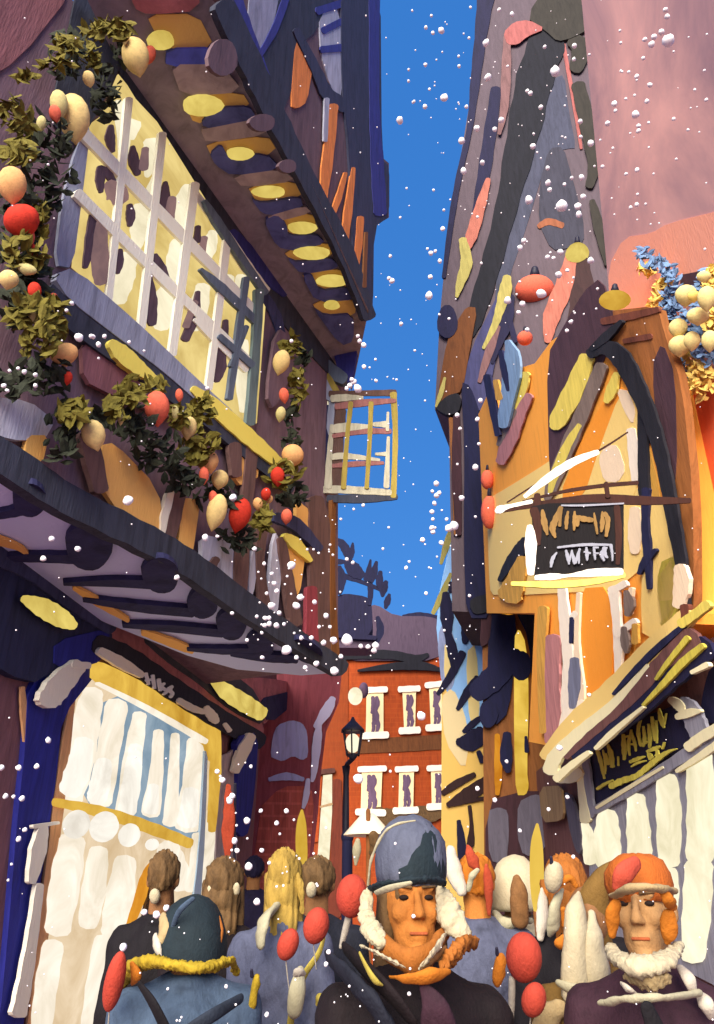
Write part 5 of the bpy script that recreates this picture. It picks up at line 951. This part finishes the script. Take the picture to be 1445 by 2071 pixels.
for pts in ([(1244, 1830, 1.93, 12), (1238, 1860, 1.93, 14), (1240, 1890, 1.93, 8)], [(1340, 1806, 1.85, 8), (1352, 1820, 1.85, 14), (1362, 1834, 1.88, 8)], [(1350, 1850, 1.88, 14), (1354, 1880, 1.88, 18), (1350, 1905, 1.88, 8)]): wrap(pts, 'lock_of_hair', 'k_orange', p11, .6, .006)
wrap([(1236, 1920, 1.92, 10), (1270, 1946, 1.8, 26), (1316, 1952, 1.77, 32), (1358, 1930, 1.83, 20), (1372, 1912, 1.9, 8)], 'scarf', 'k_cream', p11, .6, .012, 60)
wrap([(1270, 1976, 1.81, 10), (1320, 1990, 1.75, 20), (1350, 1980, 1.77, 12)], 'scarf', 'k_beige', p11, .5, .01, 60)
wrap([(1376, 1956, 1.88, 8), (1394, 1980, 1.83, 14), (1404, 2010, 1.83, 8)], 'scarf_end', 'k_white', p11, .5)
wrap([(1258, 1990, 1.79, 5), (1270, 2000, 1.77, 10), (1284, 2008, 1.77, 5)], 'scarf_end', 'k_white', p11, .5)
wrap([(1216, 2030, 1.79, 8), (1270, 2020, 1.72, 10), (1340, 2018, 1.70, 10), (1410, 2010, 1.79, 10)], 'coat_trim', 'k_corn', p11, .6, .005)
wrap([(1416, 2012, 1.83, 8), (1428, 2030, 1.79, 16), (1438, 2056, 1.79, 8)], 'cuff', 'k_white', p11, .6)
wrap([(1310, 2040, 1.68, 14), (1330, 2090, 1.66, 20)], 'lapel', 'k_dark', p11, .3)
p12 = person('person in a tall pointed cream hood and olive shawl next to the orange hat', 1192, 1880, 2.5, math.pi, 'k_skin3', 'k_olive', hat=None, wide=.9)
wrap([(1172, 1806, 2.46, 8), (1168, 1850, 2.4, 22), (1166, 1930, 2.36, 32), (1172, 2010, 2.34, 36)], 'hood', 'k_cream', p12, .8, .012, 18)
wrap([(1196, 1850, 2.42, 8), (1202, 1900, 2.36, 22), (1206, 1960, 2.34, 30), (1210, 2010, 2.34, 30)], 'hood', 'k_cream', p12, .8, .012, 18)
b = MB(); b.tube([(1258, 1738, 2.5, 6), (1230, 1770, 2.5, 22), (1206, 1810, 2.5, 32), (1200, 1860, 2.48, 34), (1206, 1940, 2.46, 40), (1216, 2020, 2.44, 50)], 12, .8, 6); b.fuzz(.006, 20); b.build('shawl', 'k_olive', p12)
wrap([(1132, 1990, 2.34, 8), (1160, 2000, 2.3, 14), (1200, 2010, 2.28, 8)], 'shawl_hem', 'k_corn', p12, .6, .004)
wrap([(1130, 2040, 2.3, 18), (1110, 2060, 2.3, 26), (1090, 2110, 2.3, 26)], 'sleeve', 'k_beige', p12, .6, .006)
# parasol of a far stall
pa = thing('parasol', 'small cream stall parasol in front of the brick house', 'parasol', (at(745, 1700, 6.5).x, at(745, 1700, 6.5).y, 0))
tp = 6.5; apex = at(745, 1640, tp); r = 48 * tp / F; b = MB(); rim = at(745, 1690, tp)
lathe(b, [(0, r), (.01, r * .98), ((apex.z - rim.z) * .5, r * .62), ((apex.z - rim.z) * .9, r * .3), (apex.z - rim.z, .02)], (rim.x, rim.y, rim.z), 1, 16, .06); b.build('canopy', 'f_white', pa)
MB().cap((apex.x, apex.y, apex.z), (apex.x, apex.y, .02), .02, .02).build('pole', 'f_tan', pa)
wrap([(724, 1700, 6.2, 5), (722, 1720, 6.2, 9), (720, 1748, 6.2, 3)], 'valance', 'k_corn', pa, .6); wrap([(756, 1690, 6.2, 10), (760, 1710, 6.2, 12), (752, 1724, 6.2, 6)], 'valance', 'k_brown', pa, .6)
nv = thing('stall_post', 'thick navy post standing beside the cream parasol', 'post', (at(703, 1700, 6.9).x, at(703, 1700, 6.9).y, 0))
x0 = at(703, 1700, 6.9); MB().cap((x0.x, x0.y, x0.z), (x0.x, x0.y, .05), .05, .055).build('shaft', 'f_post', nv); MB().ball((x0.x, x0.y, x0.z + .03), .06).build('knob', 'f_post', nv)
# balloons
gb = 'red balloons carried in the crowd'
for px, py, t, rx, ry, rot, m, lab, stick in ((712, 1812, 2.3, 32, 42, .1, 'k_red', 'big red balloon on a white stick beside the slate beanie', [(706, 1856), (690, 1915)]), (640, 1872, 2.6, 26, 36, .25, 'k_red', 'oval red balloon over the dark coat with the yellow strap', [(634, 1908), (640, 1960)]), (583, 1910, 2.7, 21, 32, .35, 'k_red', 'smaller red balloon in front of the grey blue coat', [(578, 1940), (585, 2000)]),
    (1060, 1936, 2.3, 36, 48, .05, 'k_red', 'largest red balloon low in the middle of the crowd', [(1036, 1984), (1034, 2075)]), (1080, 2022, 2.2, 24, 34, .3, 'k_red', 'low tilted red balloon at the bottom edge of the crowd', [(1074, 2054), (1070, 2100)]), (232, 1985, 2.5, 20, 62, .22, 'k_red', 'long red balloon beside the blue coat at the lower left', [(222, 2044), (215, 2120)])):
    d = thing('balloon', lab, 'balloon', at(stick[1][0], stick[1][1], t), gb)
    MB().pball(px, py, t, rx, ry, .95, rot=rot, seg=20, rings=14).build('envelope', m, d)
    kx = 7 if (stick[1][1] - stick[0][1] > 40 and py in (1812, 1936)) else 1.3
    MB().tube([(stick[0][0], stick[0][1] - 4, t, kx), ((stick[0][0] + stick[1][0]) / 2, (stick[0][1] + stick[1][1]) / 2, t, kx), (stick[1][0], stick[1][1], t, kx * .6)]).build('stick', 'k_stick', d)
for px, py, t, rx, ry, lab, m in ((610, 1702, 6.5, 12, 62, 'tall slim yellow lantern in front of the maroon house', 'e_strip'), (1086, 1756, 3.4, 14, 88, 'tallest slim yellow lantern beside the cream hooded robe', 'e_strip')):
    d = thing('slim_lantern', lab, 'lantern', at(px, py + ry + 10, t), 'slim yellow lanterns in the crowd')
    b = MB().tube([(px + 1, py - ry, t, 3), (px, py - ry * .6, t, rx * .8), (px, py, t, rx), (px + 1, py + ry * .6, t, rx * .9), (px - 2, py + ry, t, 4)], 14); b.build('shade', m, d)
    e = at(px - 2, py + ry, t); MB().cap(e, (e.x, e.y, .9), .012, .012).build('pole', 'f_tan', d)
d = thing('pennant', 'ragged coral pennant hanging by the shop corner', 'flag', at(464, 1600, 5.5))
MB().tube([(462, 1590, 5.6, 6), (464, 1640, 5.6, 12), (462, 1690, 5.6, 13), (460, 1742, 5.6, 4)], 10, .25).fuzz(.012, 20).build('cloth', 'k_flag', d); MB().tube([(476, 1586, 5.62, 3), (474, 1760, 5.62, 3)]).build('pole', 'iron', d)
for px, py, t, rx, ry, m, lab in ((1010, 1962, 2.2, 13, 36, 'k_orange', 'narrow orange scarf tassel left of the largest red balloon'), (1120, 1774, 3.0, 19, 32, 'k_cream', 'cream oval lantern right of the tall yellow lantern'), (514, 2010, 2.6, 9, 40, 'k_yfur', 'yellow tinsel strip right of the blue coat')):
    nm, cat = {'k_orange': ('tassel', 'tassel'), 'k_cream': ('paper_lantern', 'lantern'), 'k_yfur': ('tinsel', 'tinsel')}[m]
    d = thing(nm, lab, cat, at(px, py, t)); MB().pball(px, py, t, rx, ry, .9, rot=.15).fuzz(.004 if m != 'k_yfur' else .012, 50).build('shade' if nm == 'paper_lantern' else 'fringe', m, d)
    MB().tube([(px - 4, py - ry + 4, t, 4), (px - 5, py - ry - 8, t, 3)]).build('cord', 'iron', d)
# ================================================================ FALLING SNOW
FL = [(952,15,3),(873,32,3),(893,62,7),(862,56,4),(876,67,4),(1010,20,4),(1036,29,5),(983,87,7),(949,77,3),(928,114,3),(861,131,4),(827,141,3),(838,205,3),(929,134,4),(987,157,8),(899,198,8),(860,216,5),(836,207,3),(809,243,8),(944,216,4),(965,260,7),(934,285,7),(938,346,7),(976,329,5),(898,425,3),(810,440,3),(896,463,5),(1123,144,11),(1102,95,4),(1162,93,5),(1161,120,4),(1073,189,5),(1067,184,4),(1094,217,5),(1014,243,6),(1001,262,5),(1080,271,3),(1078,296,6),(1070,405,9),(1109,370,6),(1112,384,5),(1142,373,4),(1157,360,4),(1177,359,6),(1195,290,7),(1174,246,5),(1175,277,4),(1169,417,7),(1171,434,7),(1180,398,6),(1108,340,5),(1136,417,12),(1060,487,6),(1052,501,6),(1134,510,7),(1130,556,7),(1195,527,7),(1148,547,4),(1108,520,5),(1120,522,4),(787,563,4),(790,518,4),(793,568,6),(871,560,5),(872,512,5),(881,508,4),(890,528,5),(868,598,8),(1027,608,8),(1057,615,6),(1049,632,5),(1095,594,10),(1155,651,5),(1147,669,4),(1067,667,5),
(1346,20,5),(1350,34,6),(1338,65,6),(1352,82,12),(1323,75,6),(1318,90,7),(1305,80,5),(1301,118,4),(1256,87,3),(1288,155,5),(1256,144,3),(1272,145,3),(1315,172,5),(1309,205,5),(1243,210,6),(1245,224,4),(1286,232,8),(1229,250,5),(1292,255,5),(1292,265,5),(1266,200,3),(1284,193,3),(1425,143,3),(1429,202,4),(1363,241,4),(1392,263,3),(1368,322,3),(1289,344,5),(1267,352,4),(1288,414,5),(1306,413,3),(1290,393,3),(1324,431,2),(1219,337,4),(1426,504,3),(1276,420,4),(1240,300,3),(1235,310,2),
(883,978,6),(875,994,4),(889,997,5),(884,1002,6),(879,1018,5),(874,1035,5),(876,1050,4),(874,1068,6),(876,1076,5),(855,1092,6),(893,1098,5),(918,1064,10),(908,1068,8),(904,1050,4),(828,1136,3),(822,1148,4),(862,1200,4),(962,945,7),(934,1007,6),(966,848,5),(969,898,4),(931,867,4),(972,810,5),(925,840,5),(962,1045,3),(950,1205,4),(760,1306,8),(730,1307,5),(745,1308,5),(757,1316,6),(899,1275,3),(708,780,6),(712,768,5),(724,786,9),(716,772,6),(702,786,5),(728,690,5),(736,698,6),(737,742,5),(761,770,4),(724,680,4),(812,655,4),(811,657,3),(760,727,3),(775,1110,3),(714,1138,4),(702,1131,4),(690,1050,3),(735,1022,4),(716,1030,3),
(535,1140,4),(550,1160,4),(590,1143,9),(555,1180,5),(540,1200,4),(608,1208,7),(560,1195,5),(600,1225,8),(660,1245,6),(637,1218,5),(545,1262,6),(560,1265,6),(537,1250,5),(520,1247,4),(550,1225,8),(675,1295,8),(703,1294,12),(655,1300,6),(630,1290,5),(580,1315,10),(600,1330,5),(640,1342,6),(530,1330,4),(618,1350,5),(677,1357,9),(358,1168,6),(88,1130,6),(105,1090,6),(158,1110,6),(260,1012,11),(472,1006,8),(416,1087,7),(440,1085,4),(515,1110,5),(185,680,5),(160,683,9),(200,697,6),(189,681,5),(212,680,5),(262,692,4),(292,710,3),(200,725,3),(146,613,5),(135,628,4),(20,750,4),(37,745,4),(50,752,5),(72,758,5),(72,780,5),(8,780,5),(15,790,4),(590,690,4),(98,333,3),(420,785,4),(532,1330,4),(565,1240,5),(575,1262,4),(530,1280,4),(646,1268,4),(668,1268,4),(545,1250,5),(536,1265,5),(610,1290,5),(690,1328,5),(500,1295,4),(470,1240,4),
(75,1550,6),(3,1553,6),(12,1610,6),(28,1611,4),(45,1615,6),(51,1678,5),(38,1697,6),(24,1748,3),(17,1780,3),(98,1497,6),(38,1553,6),(520,1824,7),(317,1850,8),(337,1836,6),(292,1845,6),(250,1915,8),(540,2052,5),(340,2000,3),(458,1995,4),(665,1925,5),(660,1950,5),(837,1853,4),(828,2010,4),(800,1706,3),(470,1610,6),(465,1618,8),(508,1550,4),(500,1660,7),(560,1665,5),(530,1720,5),(545,1745,4),(475,1700,7),(480,1720,5),(503,1752,8),(580,1640,5),(528,1640,4),(440,1560,5),(450,1577,6),(725,1575,10),(852,1448,9),(790,1560,3),(1192,1405,4),(1132,1512,6),(966,1595,5),(1001,1618,5),(1052,1680,4),(1110,1637,4),(1148,1612,4),(1160,1733,4),(1025,1540,4)]
rnd = random.Random(3)
for x0, y0, x1, y1, n in ((780, 0, 960, 700, 14), (950, 100, 1220, 640, 30), (1220, 60, 1440, 520, 20), (520, 1100, 700, 1360, 34), (440, 1540, 680, 1800, 22), (700, 620, 880, 1240, 14), (880, 900, 1000, 1400, 8), (300, 1950, 900, 2071, 8)):
    for _ in range(n): FL.append((rnd.uniform(x0, x1), rnd.uniform(y0, y1), rnd.choice((1.8, 2.2, 2.6, 3))))
FL = sorted(FL, key=lambda f: -f[2])
fb = MB(); bmesh.ops.create_icosphere(fb.bm, subdivisions=2, radius=1)
for f in fb.bm.faces: f.smooth = True
for v in fb.bm.verts: v.co *= 1 + .22 * noise.noise(v.co * 1.7)
proto = fb.build('snowflake', 'snow')
for i, (x, y, r) in enumerate(FL[:296]):
    t = rnd.uniform(1.2, 1.75) if y > 1640 else rnd.uniform(1.3, 2.9)
    o = proto if i == 0 else proto.copy()
    if i: col.objects.link(o)
    o.location = at(x, y, t); o.scale = [r * t / F * k for k in (1, rnd.uniform(.8, 1), rnd.uniform(.85, 1.1))]; o.rotation_euler = [rnd.uniform(0, 6) for _ in range(3)]
    tag(o, 'small round white snowflake drifting in the air over the street', 'snowflake', 'falling snowflakes')

fs = MB(); rnd = random.Random(11)
rest = [(x, y, r) for x, y, r in FL[296:]] + [(rnd.uniform(0, 1445), rnd.uniform(0, 2071), rnd.uniform(1.0, 2.2)) for _ in range(230)] + [(rnd.uniform(560, 1250), rnd.uniform(0, 1400), rnd.uniform(1.0, 2.0)) for _ in range(160)]
for x, y, r in rest:
    t = rnd.uniform(1.3, 1.8) if y > 1640 else rnd.uniform(1.4, 3.2)
    g = bmesh.ops.create_icosphere(fs.bm, subdivisions=1, radius=r * t / F, matrix=Matrix.Translation(at(x, y, t)))
    for v in g['verts']:
        for f in v.link_faces: f.smooth = True
o = fs.build('fine_snow', 'snow'); tag(o, 'fine powdery snow drifting in the air all over the street', 'snow', kind='stuff')
# ================================================================ CAMERA, SKY, LIGHT
cd = bpy.data.cameras.new('camera'); cam = bpy.data.objects.new('camera', cd); col.objects.link(cam); sc.camera = cam
cd.sensor_fit = 'VERTICAL'; cd.sensor_height = 24; cd.lens = F / 2071 * 24; cd.clip_end = 1000; cd.clip_start = .05
cam.location = CAM; cam.rotation_euler = (math.pi / 2 + TH, 0, 0)
SUN_EL, SUN_AZ = math.radians(27), math.radians(15)      # sun low behind the camera, a little to the left
w = bpy.data.worlds.new('World'); sc.world = w; w.use_nodes = True
nt = w.node_tree; bg = nt.nodes['Background']
sky = nt.nodes.new('ShaderNodeTexSky'); sky.sky_type = 'NISHITA'; sky.sun_disc = False
sky.sun_elevation = SUN_EL; sky.sun_rotation = math.pi + SUN_AZ; sky.ozone_density = 3
mx = nt.nodes.new('ShaderNodeMix'); mx.data_type = 'RGBA'; mx.blend_type = 'MULTIPLY'; mx.inputs[0].default_value = 1
mx.inputs[7].default_value = (*SKY_TINT, 1)
nt.links.new(sky.outputs[0], mx.inputs[6])
m2 = nt.nodes.new('ShaderNodeMix'); m2.data_type = 'RGBA'; m2.inputs[0].default_value = SKY_FLAT
m2.inputs[7].default_value = (*[v / SKY_STR for v in SKY_COL], 1)
nt.links.new(mx.outputs[2], m2.inputs[6]); nt.links.new(m2.outputs[2], bg.inputs[0]); bg.inputs[1].default_value = SKY_STR
sd = bpy.data.lights.new('sun', 'SUN'); so = bpy.data.objects.new('sun', sd); col.objects.link(so)
sd.energy = SUN_E; sd.angle = math.radians(48); sd.color = (1, .9, .78)
d = Vector((math.sin(SUN_AZ) * math.cos(SUN_EL), math.cos(SUN_AZ) * math.cos(SUN_EL), -math.sin(SUN_EL)))
so.rotation_euler = d.to_track_quat('-Z', 'Y').to_euler()
vs = sc.view_settings; vs.view_transform = 'Standard'; vs.look = 'None'; vs.exposure = EXPO; vs.gamma = 1; vs.use_curve_mapping = False
